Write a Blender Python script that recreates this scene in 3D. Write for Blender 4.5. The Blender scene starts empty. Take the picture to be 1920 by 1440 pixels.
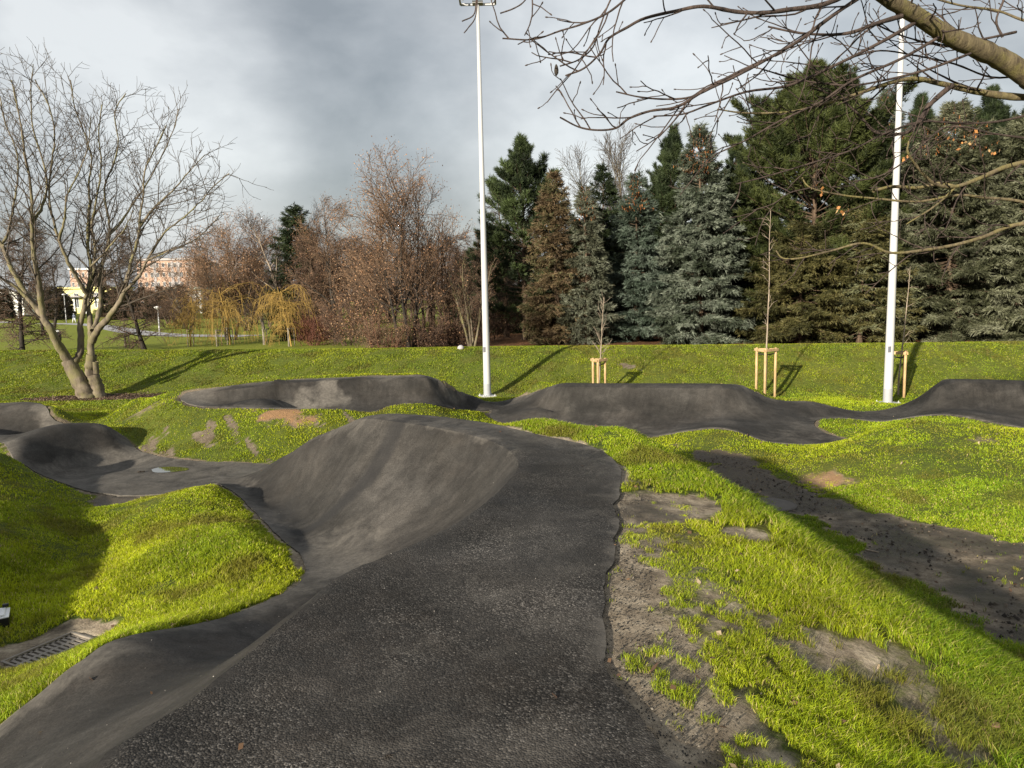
import bpy, math, random
import numpy as np
from mathutils import Vector
from mathutils.geometry import delaunay_2d_cdt

R = math.radians
C = bpy.context.scene.collection
SC = bpy.context.scene

# ------------------------------------------------------------------ camera
FPX = 1386.0                       # focal length in pixels of a 1920 px wide frame
EYE = np.array([0.0, 0.0, 3.0])
PITCH, ROLL = R(6.7), R(1.2)
FWD = np.array([0, math.cos(PITCH), -math.sin(PITCH)])
_r0 = np.array([1.0, 0, 0]); _u0 = np.array([0, math.sin(PITCH), math.cos(PITCH)])
RGT = math.cos(ROLL) * _r0 - math.sin(ROLL) * _u0
UPV = math.cos(ROLL) * _u0 + math.sin(ROLL) * _r0
cam_d = bpy.data.cameras.new('camera'); cam = bpy.data.objects.new('camera', cam_d); C.objects.link(cam)
cam_d.sensor_width = 36.0; cam_d.lens = 36.0 * FPX / 1920.0
cam_d.clip_start = 0.05; cam_d.clip_end = 3000
from mathutils import Matrix
cam.matrix_world = Matrix(((RGT[0], UPV[0], -FWD[0], EYE[0]), (RGT[1], UPV[1], -FWD[1], EYE[1]),
                           (RGT[2], UPV[2], -FWD[2], EYE[2]), (0, 0, 0, 1)))
SC.camera = cam

# ------------------------------------------------------------------ light
SUN_EL, SUN_HEAD = R(14.5), R(35)          # elevation; heading the light travels, clockwise from +Y
WORLD_K = 0.1
w = bpy.data.worlds.new("World"); SC.world = w; w.use_nodes = True
nt = w.node_tree; nt.nodes.clear()
def wn(t, **k):
    n = nt.nodes.new(t)
    for a, b in k.items(): setattr(n, a, b)
    return n
def wl(a, b): nt.links.new(a, b)
out = wn('ShaderNodeOutputWorld'); bg = wn('ShaderNodeBackground'); wl(bg.outputs[0], out.inputs[0])
bg.inputs[1].default_value = WORLD_K
sky = wn('ShaderNodeTexSky', sky_type='NISHITA'); sky.sun_disc = False
sky.sun_elevation = SUN_EL; sky.sun_rotation = SUN_HEAD + math.pi; sky.air_density = 1.2; sky.dust_density = 1.0
tc = wn('ShaderNodeTexCoord')
mp = wn('ShaderNodeMapping'); mp.inputs['Scale'].default_value = (1.0, 1.0, 1.6); wl(tc.outputs['Generated'], mp.inputs[0])
n1 = wn('ShaderNodeTexNoise'); n1.inputs['Scale'].default_value = 3.1; n1.inputs['Detail'].default_value = 8; n1.inputs['Roughness'].default_value = 0.53
n1.inputs['Distortion'].default_value = 0.12
mp.inputs['Location'].default_value = (0.35, 0.2, 0.15)
wl(mp.outputs[0], n1.inputs[0])
n2 = wn('ShaderNodeTexNoise'); n2.inputs['Scale'].default_value = 1.2; n2.inputs['Detail'].default_value = 4; wl(mp.outputs[0], n2.inputs[0])
def blob(px, py, sharp, amt):
    d = FWD * 1 + RGT * (px - 960) / FPX + UPV * (720 - py) / FPX; d = d / np.linalg.norm(d)
    v = wn('ShaderNodeVectorMath', operation='DOT_PRODUCT'); v.inputs[1].default_value = tuple(d)
    nv = wn('ShaderNodeVectorMath', operation='NORMALIZE'); wl(tc.outputs['Generated'], nv.inputs[0]); wl(nv.outputs[0], v.inputs[0])
    mr = wn('ShaderNodeMapRange', interpolation_type='SMOOTHSTEP'); mr.inputs[1].default_value = math.cos(sharp); mr.inputs[2].default_value = 1.0
    mr.inputs[3].default_value = 0; mr.inputs[4].default_value = amt; wl(v.outputs['Value'], mr.inputs[0])
    return mr.outputs[0]
# big bright and dark cloud masses of this sky, by compass direction
acc = n1.outputs['Fac']
for b in [(560, 130, R(17), -0.09), (760, 260, R(13), -0.05), (930, 230, R(8), 0.05), (120, 60, R(15), 0.07), (280, 220, R(12), 0.10), (1250, 260, R(13), 0.13),
          (1000, 20, R(14), 0.08), (520, 400, R(10), 0.02), (1700, 150, R(14), 0.03)]:
    m = wn('ShaderNodeMath', operation='ADD'); wl(acc, m.inputs[0]); wl(blob(*b), m.inputs[1]); acc = m.outputs[0]
ramp = wn('ShaderNodeValToRGB'); wl(acc, ramp.inputs[0])
cr = ramp.color_ramp
cr.elements[0].position = 0.32; cr.elements[0].color = (0.31, 0.33, 0.355, 1)
cr.elements[1].position = 0.72; cr.elements[1].color = (0.86, 0.88, 0.89, 1)
e = cr.elements.new(0.44); e.color = (0.445, 0.465, 0.49, 1)
e = cr.elements.new(0.58); e.color = (0.64, 0.66, 0.68, 1)
sc_ = wn('ShaderNodeVectorMath', operation='SCALE'); wl(ramp.outputs[0], sc_.inputs[0]); sc_.inputs['Scale'].default_value = 0.50 / WORLD_K
mixs = wn('ShaderNodeMix', data_type='RGBA')
thin = wn('ShaderNodeMapRange'); wl(n2.outputs['Fac'], thin.inputs[0])
thin.inputs[1].default_value = 0.42; thin.inputs[2].default_value = 0.62; thin.inputs[3].default_value = 0.02; thin.inputs[4].default_value = 0.14
wl(thin.outputs[0], mixs.inputs['Factor']); wl(sc_.outputs[0], mixs.inputs['A']); wl(sky.outputs[0], mixs.inputs['B'])
wl(mixs.outputs['Result'], bg.inputs[0])

sd = bpy.data.lights.new('sun', 'SUN'); sun = bpy.data.objects.new('sun', sd); C.objects.link(sun)
sd.energy = 5.0; sd.angle = R(1.0); sd.color = (1.0, 0.90, 0.74)
_sd = Vector((math.sin(SUN_HEAD) * math.cos(SUN_EL), math.cos(SUN_HEAD) * math.cos(SUN_EL), -math.sin(SUN_EL)))
sun.rotation_euler = _sd.to_track_quat('-Z', 'Y').to_euler(); sun.location = (-20, -20, 20)
SC.view_settings.view_transform = 'Standard'; SC.view_settings.look = 'None'
SC.view_settings.exposure = 1.0; SC.view_settings.gamma = 1.0
SC.cycles.max_bounces = 6; SC.cycles.diffuse_bounces = 3; SC.cycles.transparent_max_bounces = 8

# ------------------------------------------------------------------ helpers
def ray(px, py):
    return FWD + RGT * (px - 960) / FPX + UPV * (720 - py) / FPX
def P(px, py, z):
    d = ray(px, py); t = (z - EYE[2]) / d[2]
    return EYE + d * t
def PD(px, py, D):
    d = ray(px, py); return EYE + d * (D / d[1])
def tag(o, label=None, cat=None, group=None, kind=None):
    if label: o['label'] = label
    if cat: o['category'] = cat
    if group: o['group'] = group
    if kind: o['kind'] = kind
    return o
def empty(name, loc, rz=0.0, **k):
    o = bpy.data.objects.new(name, None); C.objects.link(o); o.location = loc; o.rotation_euler = (0, 0, rz)
    o.empty_display_size = 0.2
    return tag(o, **k)
def mesh_obj(name, V, F, mat=None, parent=None, smooth=False, attrs=None, **k):
    """V Nx3 array, F list of arrays (each m x k, k verts per face) or list of tuples"""
    me = bpy.data.meshes.new(name)
    V = np.asarray(V, dtype=np.float32)
    if isinstance(F, np.ndarray): F = [F]
    if F and isinstance(F[0], np.ndarray):
        F = [f for f in F if len(f)]
        loops = np.concatenate([f.ravel() for f in F]).astype(np.int32)
        tot = np.concatenate([np.full(len(f), f.shape[1]) for f in F]).astype(np.int32)
        me.vertices.add(len(V)); me.vertices.foreach_set('co', V.ravel())
        me.loops.add(len(loops)); me.loops.foreach_set('vertex_index', loops)
        me.polygons.add(len(tot)); st = np.concatenate([[0], np.cumsum(tot)[:-1]]).astype(np.int32)
        me.polygons.foreach_set('loop_start', st)
        try: me.polygons.foreach_set('loop_total', tot)
        except Exception: pass
        me.update(calc_edges=True)
    else:
        me.from_pydata([tuple(map(float, v)) for v in V], [], [tuple(int(i) for i in f) for f in F]); me.update()
    if smooth: me.polygons.foreach_set('use_smooth', np.ones(len(me.polygons), bool))
    if attrs:
        for an, av in attrs.items():
            av = np.asarray(av, dtype=np.float32)
            if av.ndim == 1:
                a = me.attributes.new(an, 'FLOAT', 'POINT'); a.data.foreach_set('value', av)
            else:
                a = me.attributes.new(an, 'FLOAT_COLOR', 'POINT')
                if av.shape[1] == 3: av = np.concatenate([av, np.ones((len(av), 1), np.float32)], 1)
                a.data.foreach_set('color', av.ravel())
    if mat is not None: me.materials.append(mat)
    o = bpy.data.objects.new(name, me); C.objects.link(o)
    if parent is not None: o.parent = parent
    return tag(o, **k)
class MB:
    """collects simple solids into one mesh"""
    def __init__(s): s.V = []; s.F = []
    def add(s, V, F):
        n = len(s.V); s.V += [tuple(map(float, v)) for v in V]; s.F += [tuple(i + n for i in f) for f in F]
    def box(s, c, size, rz=0.0, rx=0.0, taper=1.0, shear=(0, 0)):
        x, y, z = size[0] / 2, size[1] / 2, size[2] / 2
        V = []
        for dz in (-1, 1):
            k = taper if dz > 0 else 1
            for dx, dy in ((-1, -1), (1, -1), (1, 1), (-1, 1)):
                p = Vector((dx * x * k + (shear[0] if dz > 0 else 0), dy * y * k + (shear[1] if dz > 0 else 0), dz * z))
                if rx: p.rotate(Matrix.Rotation(rx, 3, 'X'))
                if rz: p.rotate(Matrix.Rotation(rz, 3, 'Z'))
                V.append(p + Vector(c))
        s.add(V, [(0, 3, 2, 1), (4, 5, 6, 7), (0, 1, 5, 4), (1, 2, 6, 5), (2, 3, 7, 6), (3, 0, 4, 7)])
    def lathe(s, c, prof, n=16, cap=True, axis=None):
        V = []
        for (r, z) in prof:
            for k in range(n):
                a = 2 * math.pi * k / n
                V.append((c[0] + r * math.cos(a), c[1] + r * math.sin(a), c[2] + z))
        F = []
        m = len(prof)
        for i in range(m - 1):
            for k in range(n):
                F.append((i * n + k, i * n + (k + 1) % n, (i + 1) * n + (k + 1) % n, (i + 1) * n + k))
        if cap:
            F.append(tuple(range(n))[::-1]); F.append(tuple((m - 1) * n + k for k in range(n)))
        s.add(V, F)
    def tube(s, pts, rad, n=8):
        V, F = tube_arrays(np.array(pts, float), np.array(rad, float), n)
        s.add(V, [tuple(f) for f in F]); 
        s.F.append(tuple(len(s.V) - len(V) + i for i in range(n))[::-1]); s.F.append(tuple(len(s.V) - n + i for i in range(n)))
    def build(s, name, mat=None, parent=None, smooth=False, bevel=0, **k):
        o = mesh_obj(name, np.array(s.V), s.F, mat, parent, smooth, **k)
        if bevel:
            b = o.modifiers.new('bevel', 'BEVEL'); b.width = bevel; b.segments = 2; b.limit_method = 'ANGLE'
        return o
def tube_arrays(pts, rad, n):
    m = len(pts)
    t = np.gradient(pts, axis=0); t /= (np.linalg.norm(t, axis=1)[:, None] + 1e-9)
    ref = np.array([0.13, 0.2, 0.97]) if abs(t[0][2]) < 0.9 else np.array([0.97, 0.2, 0.13])
    u = np.cross(t, ref); u /= (np.linalg.norm(u, axis=1)[:, None] + 1e-9)
    v = np.cross(t, u)
    a = np.arange(n) * 2 * math.pi / n
    ring = np.cos(a)[None, :, None] * u[:, None, :] + np.sin(a)[None, :, None] * v[:, None, :]
    V = (pts[:, None, :] + ring * rad[:, None, None]).reshape(-1, 3)
    i = np.arange(m - 1)[:, None] * n; k = np.arange(n)[None, :]; k2 = (np.arange(n) + 1)[None, :] % n
    F = np.stack([(i + k), (i + k2), (i + n + k2), (i + n + k)], -1).reshape(-1, 4)
    return V, F
class Tubes:
    def __init__(s): s.V = []; s.F = []; s.n = 0; s.tips = []
    def add(s, pts, rad, n):
        V, F = tube_arrays(pts, rad, n); s.V.append(V); s.F.append(F + s.n); s.n += len(V)
    def arrays(s): return np.concatenate(s.V), np.concatenate(s.F)
def smooth_path(pts, k=6):
    """Catmull-Rom resample"""
    p = np.array(pts, float); p = np.vstack([2 * p[0] - p[1], p, 2 * p[-1] - p[-2]])
    o = []
    for i in range(1, len(p) - 2):
        for t in np.arange(k) / k:
            o.append(0.5 * ((2 * p[i]) + (-p[i - 1] + p[i + 1]) * t + (2 * p[i - 1] - 5 * p[i] + 4 * p[i + 1] - p[i + 2]) * t * t + (-p[i - 1] + 3 * p[i] - 3 * p[i + 1] + p[i + 2]) * t ** 3))
    o.append(p[-2]); return np.array(o)
def _hash(ix, iy, s):
    h = (ix.astype(np.int64) * 374761393 + iy.astype(np.int64) * 668265263 + s * 974634777) & 0x7fffffff
    h = ((h ^ (h >> 13)) * 1274126177) & 0x7fffffff
    return ((h ^ (h >> 16)) & 0xffff) / 65535.0
def vnoise(x, y, sc, seed=0, octv=1):
    x = np.asarray(x, float); y = np.asarray(y, float)
    tot = 0; amp = 1; nrm = 0
    for o in range(octv):
        X = x / sc + 17.3 * o + 1000; Y = y / sc + 9.1 * o + 1000
        ix = np.floor(X); iy = np.floor(Y); fx = X - ix; fy = Y - iy
        fx = fx * fx * (3 - 2 * fx); fy = fy * fy * (3 - 2 * fy)
        a = _hash(ix, iy, seed + o); b = _hash(ix + 1, iy, seed + o); c = _hash(ix, iy + 1, seed + o); d = _hash(ix + 1, iy + 1, seed + o)
        tot = tot + amp * ((a * (1 - fx) + b * fx) * (1 - fy) + (c * (1 - fx) + d * fx) * fy)
        nrm += amp; amp *= 0.5; sc /= 2.0
    return tot / nrm
def sst(a, b, x):
    t = np.clip((x - a) / (b - a), 0, 1); return t * t * (3 - 2 * t)
# ------------------------------------------------------------------ terrain: surveyed lines of the place
# every line is (pixel x, pixel y, height) of a point of the ground, turned into a world point
def dens(line, step=0.05):
    o = []
    for a, b in zip(line[:-1], line[1:]):
        n = max(1, int(np.linalg.norm(b - a) / step)); t = np.arange(n)[:, None] / n; o.append(a + (b - a) * t)
    o.append(line[-1:]); return np.vstack(o)
def L(pts): return np.array([P(*p) for p in pts])
LIP_NEAR = L([(187,1437,1.4),(233,1400,1.4),(290,1363,1.4),(360,1320,1.4),(410,1277,1.4),(467,1233,1.4),(520,1187,1.4),(567,1147,1.4),(617,1100,1.4),(660,1074,1.4),
  (700,1058,1.4),(760,1032,1.4),(830,1000,1.4),(880,970,1.4),(930,930,1.4),(958,900,1.4),(972,880,1.4),(968,862,1.4),(950,845,1.4),(920,830,1.4),(880,818,1.4),(840,809,1.4),
  (790,800,1.4),(740,793,1.4),(700,788,1.39),(672,789,1.33)])
LIP_NEAR = np.vstack([[-1.35,1.4,1.4],[-1.35,2.0,1.4],LIP_NEAR])
PL_FAR = L([(690,782,1.38),(735,778,1.4),(800,781,1.4),(860,787,1.4),(920,796,1.4),(960,806,1.4),(1010,818,1.4),(1060,828,1.4),(1100,838,1.4),(1130,850,1.4),(1150,864,1.4),(1162,882,1.4),(1166,900,1.4)])
PL_RIGHT = L([(1158,925,1.39),(1155,950,1.39),(1157,990,1.39),(1150,1030,1.39),(1145,1070,1.39),(1141,1092,1.39),(1132,1112,1.39),(1137,1140,1.39),(1130,1170,1.38),(1128,1210,1.38),(1134,1245,1.38),(1150,1280,1.38),(1175,1312,1.38),(1203,1348,1.38),(1232,1390,1.38),(1262,1440,1.38)])
PL_RIGHT = np.vstack([PL_RIGHT,[0.75,1.9,1.38],[0.95,1.2,1.38],[1.1,0.0,1.38],[1.1,-2.5,1.38]])
WALL_END = L([(665,790,1.3),(640,803,1.15),(610,824,0.9),(580,844,0.65),(548,861,0.35),(522,871,0.15),(505,873,0.1)])
SLOPE_BASE = L([(500,871,0.1),(450,869,0.1),(370,866,0.1),(300,857,0.1),(262,846,0.12),(238,826,0.25),(218,808,0.48),(200,800,0.58)])
ROLL_R = L([(200,799,0.58),(165,803,0.35),(135,802,0.3),(118,790,0.45),(92,768,0.72),(66,756,0.78),(0,757,0.78),(-120,758,0.78)])
INNER_A = L([(405,906,0.22),(440,925,0.22),(470,954,0.25),(500,985,0.27),(530,1016,0.28),(555,1036,0.3),(570,1056,0.3),(573,1075,0.32),(556,1100,0.38),(520,1121,0.45),(480,1139,0.5),(430,1157,0.56),(380,1171,0.62),(330,1181,0.68),
  (280,1189,0.73),(240,1197,0.77),(200,1211,0.78),(160,1237,0.75),(120,1266,0.68),(80,1300,0.6),(40,1331,0.52),(0,1366,0.44),(-80,1430,0.35)])
INNER_B = L([(-120,775,0.5),(-60,800,0.5),(0,833,0.5),(12,840,0.5),(30,856,0.42),(62,884,0.2),(110,904,0.1),(172,924,0.05),(230,930,0.05),(300,928,0.08),(350,922,0.12),(392,910,0.18)])
# far loop
OUT_FAR = L([(338,747,0.88),(348,741,0.92),(380,733,1.0),(420,726,1.08),(480,719,1.12),(560,713,1.15),(640,709,1.17),(700,707,1.18),(790,705,1.18),(815,708,1.12),(840,720,0.95),(868,736,0.62),(893,748,0.32),(915,754,0.12),(936,754,0.1),
  (960,749,0.2),(1000,738,0.45),(1020,730,0.62),(1042,722,0.8),(1060,720,0.83),(1150,720,0.83),(1250,720,0.83),(1380,722,0.83),(1412,734,0.66),(1440,747,0.45),(1475,753,0.36),(1520,754,0.37),(1560,763,0.25),(1600,771,0.13),(1640,772,0.1),
  (1680,764,0.15),(1722,746,0.4),(1750,725,0.76),(1766,714,0.9),(1800,712,0.92),(1860,713,0.92),(1920,715,0.92),(2020,718,0.92)])
IN_FAR = L([(340,752,0.85),(352,758,0.81),(372,762,0.78),(400,764,0.77),(500,766,0.76),(600,767,0.75),(650,768,0.72),(672,773,0.64),(690,779,0.52),(706,772,0.6),(722,764,0.66),(750,758,0.7),(775,756,0.7),(810,759,0.6),(850,766,0.41),(880,769,0.28),(905,770,0.2),(922,771,0.16),
  (918,783,0.1),(960,797,0.08),(1060,813,0.05),(1130,819,0.05),(1200,822,0.05),(1258,814,0.13),(1300,807,0.22),(1340,803,0.27),(1375,808,0.25),(1405,818,0.14),(1440,829,0.06),(1500,834,0.03),(1560,832,0.04),(1585,827,0.05),(1572,821,0.06),(1545,812,0.08),
  (1528,800,0.1),(1530,790,0.12),(1550,784,0.15),(1600,786,0.13),(1650,791,0.12),(1690,786,0.2),(1720,781,0.28),(1770,778,0.36),(1810,782,0.36),(1860,792,0.32),(1920,803,0.28),(2020,818,0.2)])
LIP_W = L([(372,750,0.85),(385,742,0.92),(410,735,1.0),(450,730,1.05),(500,725,1.1),(560,719,1.12),(620,715,1.14),(700,712,1.14),(780,710,1.14),(803,711,1.12),(828,723,0.9),(856,740,0.55),(885,753,0.22)])
LIP_C = L([(985,749,0.28),(1008,737,0.52),(1033,729,0.72),(1060,727,0.8),(1150,728,0.8),(1250,729,0.8),(1340,731,0.8),(1375,731,0.78),(1400,739,0.66),(1430,753,0.43)])
LIP_E = L([(1700,766,0.2),(1735,746,0.5),(1760,727,0.78),(1785,720,0.86),(1850,721,0.86),(1920,724,0.86),(2020,727,0.86)])
CREST_R = L([(1000,797,1.38),(1060,804,1.37),(1120,813,1.36),(1180,822,1.33),(1210,830,1.31),(1250,850,1.29),(1290,872,1.27),(1340,900,1.25),(1400,935,1.22),(1450,968,1.21),(1500,1000,1.19),(1560,1045,1.16),(1620,1090,1.13),(1700,1145,1.1),(1780,1195,1.05),(1850,1240,1.0),(1920,1290,0.95),(2040,1380,0.88)])
MOUND_R = L([(1585,828,0.1),(1612,816,0.25),(1640,806,0.4),(1700,790,0.6),(1740,786,0.65),(1800,790,0.66),(1860,800,0.63),(1920,806,0.62),(2040,815,0.6)])
MOUND_W = L([(190,800,0.3),(215,780,0.45),(260,757,0.7),(300,742,0.9),(345,732,1.02),(420,720,1.12),(520,711,1.17),(640,703,1.2),(790,701,1.2)])
BANK_TOP = L([(-500,668,1.1),(0,662,1.1),(300,661,1.12),(640,657,1.18),(960,652,1.2),(1280,650,1.2),(1600,647,1.2),(1920,643,1.2),(2400,636,1.2)])
BANK_FOOT = L([(-500,742,0.1),(0,732,0.1),(300,731,0.1),(640,738,0.08),(960,740,0.06),(1280,740,0.06),(1500,735,0.08),(1700,733,0.08),(1920,733,0.1),(2400,728,0.1)])
def away(line, d, z, back=True):
    """points behind a line as seen from the camera"""
    v = line[:, :2] / np.linalg.norm(line[:, :2], axis=1)[:, None]
    q = line[:, :2] + v * d
    return np.column_stack([q, np.full(len(q), z)])
_a, _b = np.meshgrid(np.arange(-2.5, 2.0, 0.35), np.arange(-2.3, 10.2, 0.35))
_c = np.column_stack([_a.ravel(), _b.ravel(), np.full(_a.size, 1.4)])
_pp = np.vstack([[[-1.35, -2.5, 1.4]], LIP_NEAR, PL_FAR, PL_RIGHT])
def _inp(poly, q):
    r = np.zeros(len(q), bool); j = len(poly) - 1
    for i in range(len(poly)):
        xi, yi = poly[i][:2]; xj, yj = poly[j][:2]
        if yi != yj: r ^= ((yi > q[:, 1]) != (yj > q[:, 1])) & (q[:, 0] < (xj - xi) * (q[:, 1] - yi) / (yj - yi) + xi)
        j = i
    return r
PLGRID = _c[_inp(_pp, _c)]
def shoulder(line, d, drop):
    t = np.gradient(line[:, :2], axis=0); t /= np.linalg.norm(t, axis=1)[:, None]
    q = line[:, :2] + np.column_stack([-t[:, 1], t[:, 0]]) * np.asarray(d)[..., None] if np.ndim(d) else line[:, :2] + np.column_stack([-t[:, 1], t[:, 0]]) * d
    return np.column_stack([q, line[:, 2] - drop])
_LN = dens(smooth_path(LIP_NEAR, 4), 0.1)
def _sub(a, b):
    ia = np.argmin(np.linalg.norm(_LN - a, axis=1)); ib = np.argmin(np.linalg.norm(_LN - b, axis=1)); return _LN[ia:ib]
_w1 = _sub(LIP_NEAR[0], P(500, 1205, 1.4)); _w2 = _sub(P(640, 1085, 1.4), P(715, 790, 1.4))
LINES = [shoulder(_w1, 0.25, 0.17), shoulder(_w1, 0.6, 0.36), shoulder(_w2, 0.22, 0.24), shoulder(_w2[::1], 0.6, 0.58), shoulder(_w2[4:-6], 1.1, 0.86),
  shoulder(LIP_W[::-1][4:-2], 0.22, 0.24), shoulder(LIP_C[::-1][2:-2], 0.22, 0.24), shoulder(LIP_E[::-1][:-2], 0.22, 0.24), shoulder(LIP_C[::-1][2:-2], 0.5, 0.46), shoulder(LIP_E[::-1][:-2], 0.5, 0.42),
  LIP_NEAR, PL_FAR, PL_RIGHT, WALL_END, SLOPE_BASE, ROLL_R, INNER_A, INNER_B, OUT_FAR, IN_FAR, LIP_W, LIP_C, LIP_E, CREST_R, MOUND_R, MOUND_W, BANK_TOP, BANK_FOOT,
  # near roller crest, trough, far roller
  L([(-60,832,0.55),(10,828,0.6),(60,818,0.62),(110,811,0.62),(160,803,0.61),(195,800,0.6)]),
  L([(-80,815,0.3),(0,812,0.3),(60,806,0.3),(125,802,0.3)]), L([(-100,757,0.78),(0,757,0.8),(60,755,0.8)]), L([(-60,886,0.2),(60,884,0.14),(120,870,0.1),(200,856,0.08),(250,850,0.1)]),
  # valley floor of the near turn
  L([(170,905,0.05),(200,890,0.05),(300,880,0.06),(400,880,0.07),(500,885,0.1)]), L([(430,900,0.1),(480,930,0.15),(530,975,0.22),(590,1020,0.28),(640,1052,0.31),(620,1075,0.33)]),
  L([(600,1040,0.3),(560,985,0.23),(520,945,0.17)]),
  # grass hollow and mound inside the turn
  L([(405,913,0.42),(350,925,0.42),(300,947,0.35),(240,965,0.2)]), L([(200,945,0.05),(160,935,0.05)]), L([(0,850,0.55),(-60,850,0.65)]), L([(0,960,0.42),(60,900,0.25),(110,930,0.12)]),
  L([(0,1060,0.32),(150,1000,0.1),(100,1100,0.08),(200,1060,0.12)]), L([(350,1000,0.38),(450,1000,0.45),(530,1045,0.36)]), L([(300,1095,0.22),(450,1100,0.34),(400,1050,0.36)]),
  L([(220,1160,0.15),(300,1155,0.3),(420,1140,0.42)]), L([(20,1240,0.03),(80,1212,0.02),(135,1190,0.03),(182,1205,0.04)]), L([(-80,1180,0.15),(0,1170,0.1),(100,1160,0.08)]), L([(-200,1000,0.6),(-150,1100,0.5),(-250,1250,0.4)]),
  # berm slope, left shoulder
  L([(300,770,0.72),(260,787,0.52),(235,803,0.42)]), L([(330,757,0.84),(310,752,0.88)]),
  # inside of the upper loop
  L([(420,761,0.7),(500,763,0.64),(600,764,0.61),(660,766,0.58),(700,766,0.56),(760,753,0.66),(820,756,0.58),(872,762,0.3)]),
  L([(900,761,0.12),(925,762,0.1)]), L([(1020,775,0.15),(1080,795,0.1),(1200,803,0.08),(1300,793,0.2),(1370,790,0.26)]), L([(1440,800,0.15),(1500,800,0.1),(1560,780,0.13)]),
  L([(1480,760,0.33),(1520,762,0.33)]), L([(1720,765,0.3),(1800,772,0.4),(1860,780,0.38)]), L([(1600,800,0.12),(1560,795,0.1),(1640,800,0.13)]),
  # islands, outer flats
  L([(720,780,0.6),(760,772,0.62),(820,776,0.5),(880,782,0.3)]), L([(914,746,0.04),(880,757,0.1)]), L([(175,748,0.0),(100,748,0.0),(260,752,0.02),(120,765,0.06),(170,775,0.08),(210,770,0.12)]), L([(100,775,0.35),(140,795,0.25)]),
  L([(1664,757,0.1),(1520,747,0.05),(1440,752,0.04)]),
  # right side: mud lane and mound face
  L([(1300,862,0.08),(1400,905,0.05),(1500,950,0.03),(1600,1000,0.02),(1750,1060,0.0),(1900,1130,0.0)]), L([(1430,880,0.06),(1600,935,0.05),(1750,972,0.05),(1915,990,0.05)]), L([(1480,858,0.12),(1560,868,0.25),(1620,860,0.35),(1700,860,0.44),(1800,860,0.48),(1910,870,0.45)]),
  L([(1300,832,0.16),(1400,850,0.12),(1350,825,0.2)]), L([(1640,895,0.22),(1760,920,0.22),(1900,940,0.22)]),
  # near shoulder and its right slope
  L([(1250,1000,1.38),(1250,1150,1.37),(1280,1300,1.36),(1350,1440,1.33)]), L([(1400,1100,1.31),(1420,1250,1.29),(1500,1400,1.24)]), L([(1600,1200,1.19),(1650,1350,1.12),(1700,1440,1.06)]), L([(1850,1350,0.98),(1915,1440,0.9)]),
  L([(1180,870,1.38),(1250,900,1.35),(1320,960,1.31)]),
  # hidden ground behind crests
  away(CREST_R[3:], 1.7, 0.12), away(CREST_R[3:], 2.3, 0.04), away(PL_FAR[1:8], 1.6, 0.25), away(PL_FAR[2:8], 2.8, 0.12), away(WALL_END[:4], 1.0, 0.12), away(MOUND_W[2:], 0.7, 0.75), away(MOUND_W, 1.9, 0.1),
  away(OUT_FAR[16:24], 0.5, 0.7), away(OUT_FAR[16:24], 1.9, 0.08), away(OUT_FAR[32:], 1.6, 0.1), away(MOUND_R[3:], 1.1, 0.4),
  away(BANK_TOP, 1.0, 1.15), away(BANK_TOP, 5.0, 0.0),
  np.array([[-14,-2,0.3],[-9,0,0.3],[-6,2,0.3],[-12,6,0.5],[-9,9,0.6],[-16,12,0.5],[3.2,0.5,0.45],[2.7,-1.5,0.5],[5.5,3.5,0.0],[5,-1,0.0],[9,2,0.0],[12,6,0.1],[14,10,0.3],[20,10,0.3],[20,15,0.2],[-20,20,0.1],[-3.5,0,0.3],[-4,2,0.2],[-3.4,-2,0.3]]),
  np.array([[1.8,1.5,1.12],[1.9,0,1.0]]), PLGRID,
]
CREASES = [LIP_NEAR, LIP_W, LIP_C, LIP_E]
X0, X1, Y0, Y1 = -26.0, 26.0, -2.4, 36.0
def bil(A, x, y, h):
    ny, nx = A.shape
    u = np.clip((x - X0) / h, 0, nx - 1.001); v = np.clip((y - Y0) / h, 0, ny - 1.001)
    i = u.astype(int); j = v.astype(int); fx = u - i; fy = v - j
    return A[j, i] * (1 - fx) * (1 - fy) + A[j, i + 1] * fx * (1 - fy) + A[j + 1, i] * (1 - fx) * fy + A[j + 1, i + 1] * fx * fy
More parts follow.
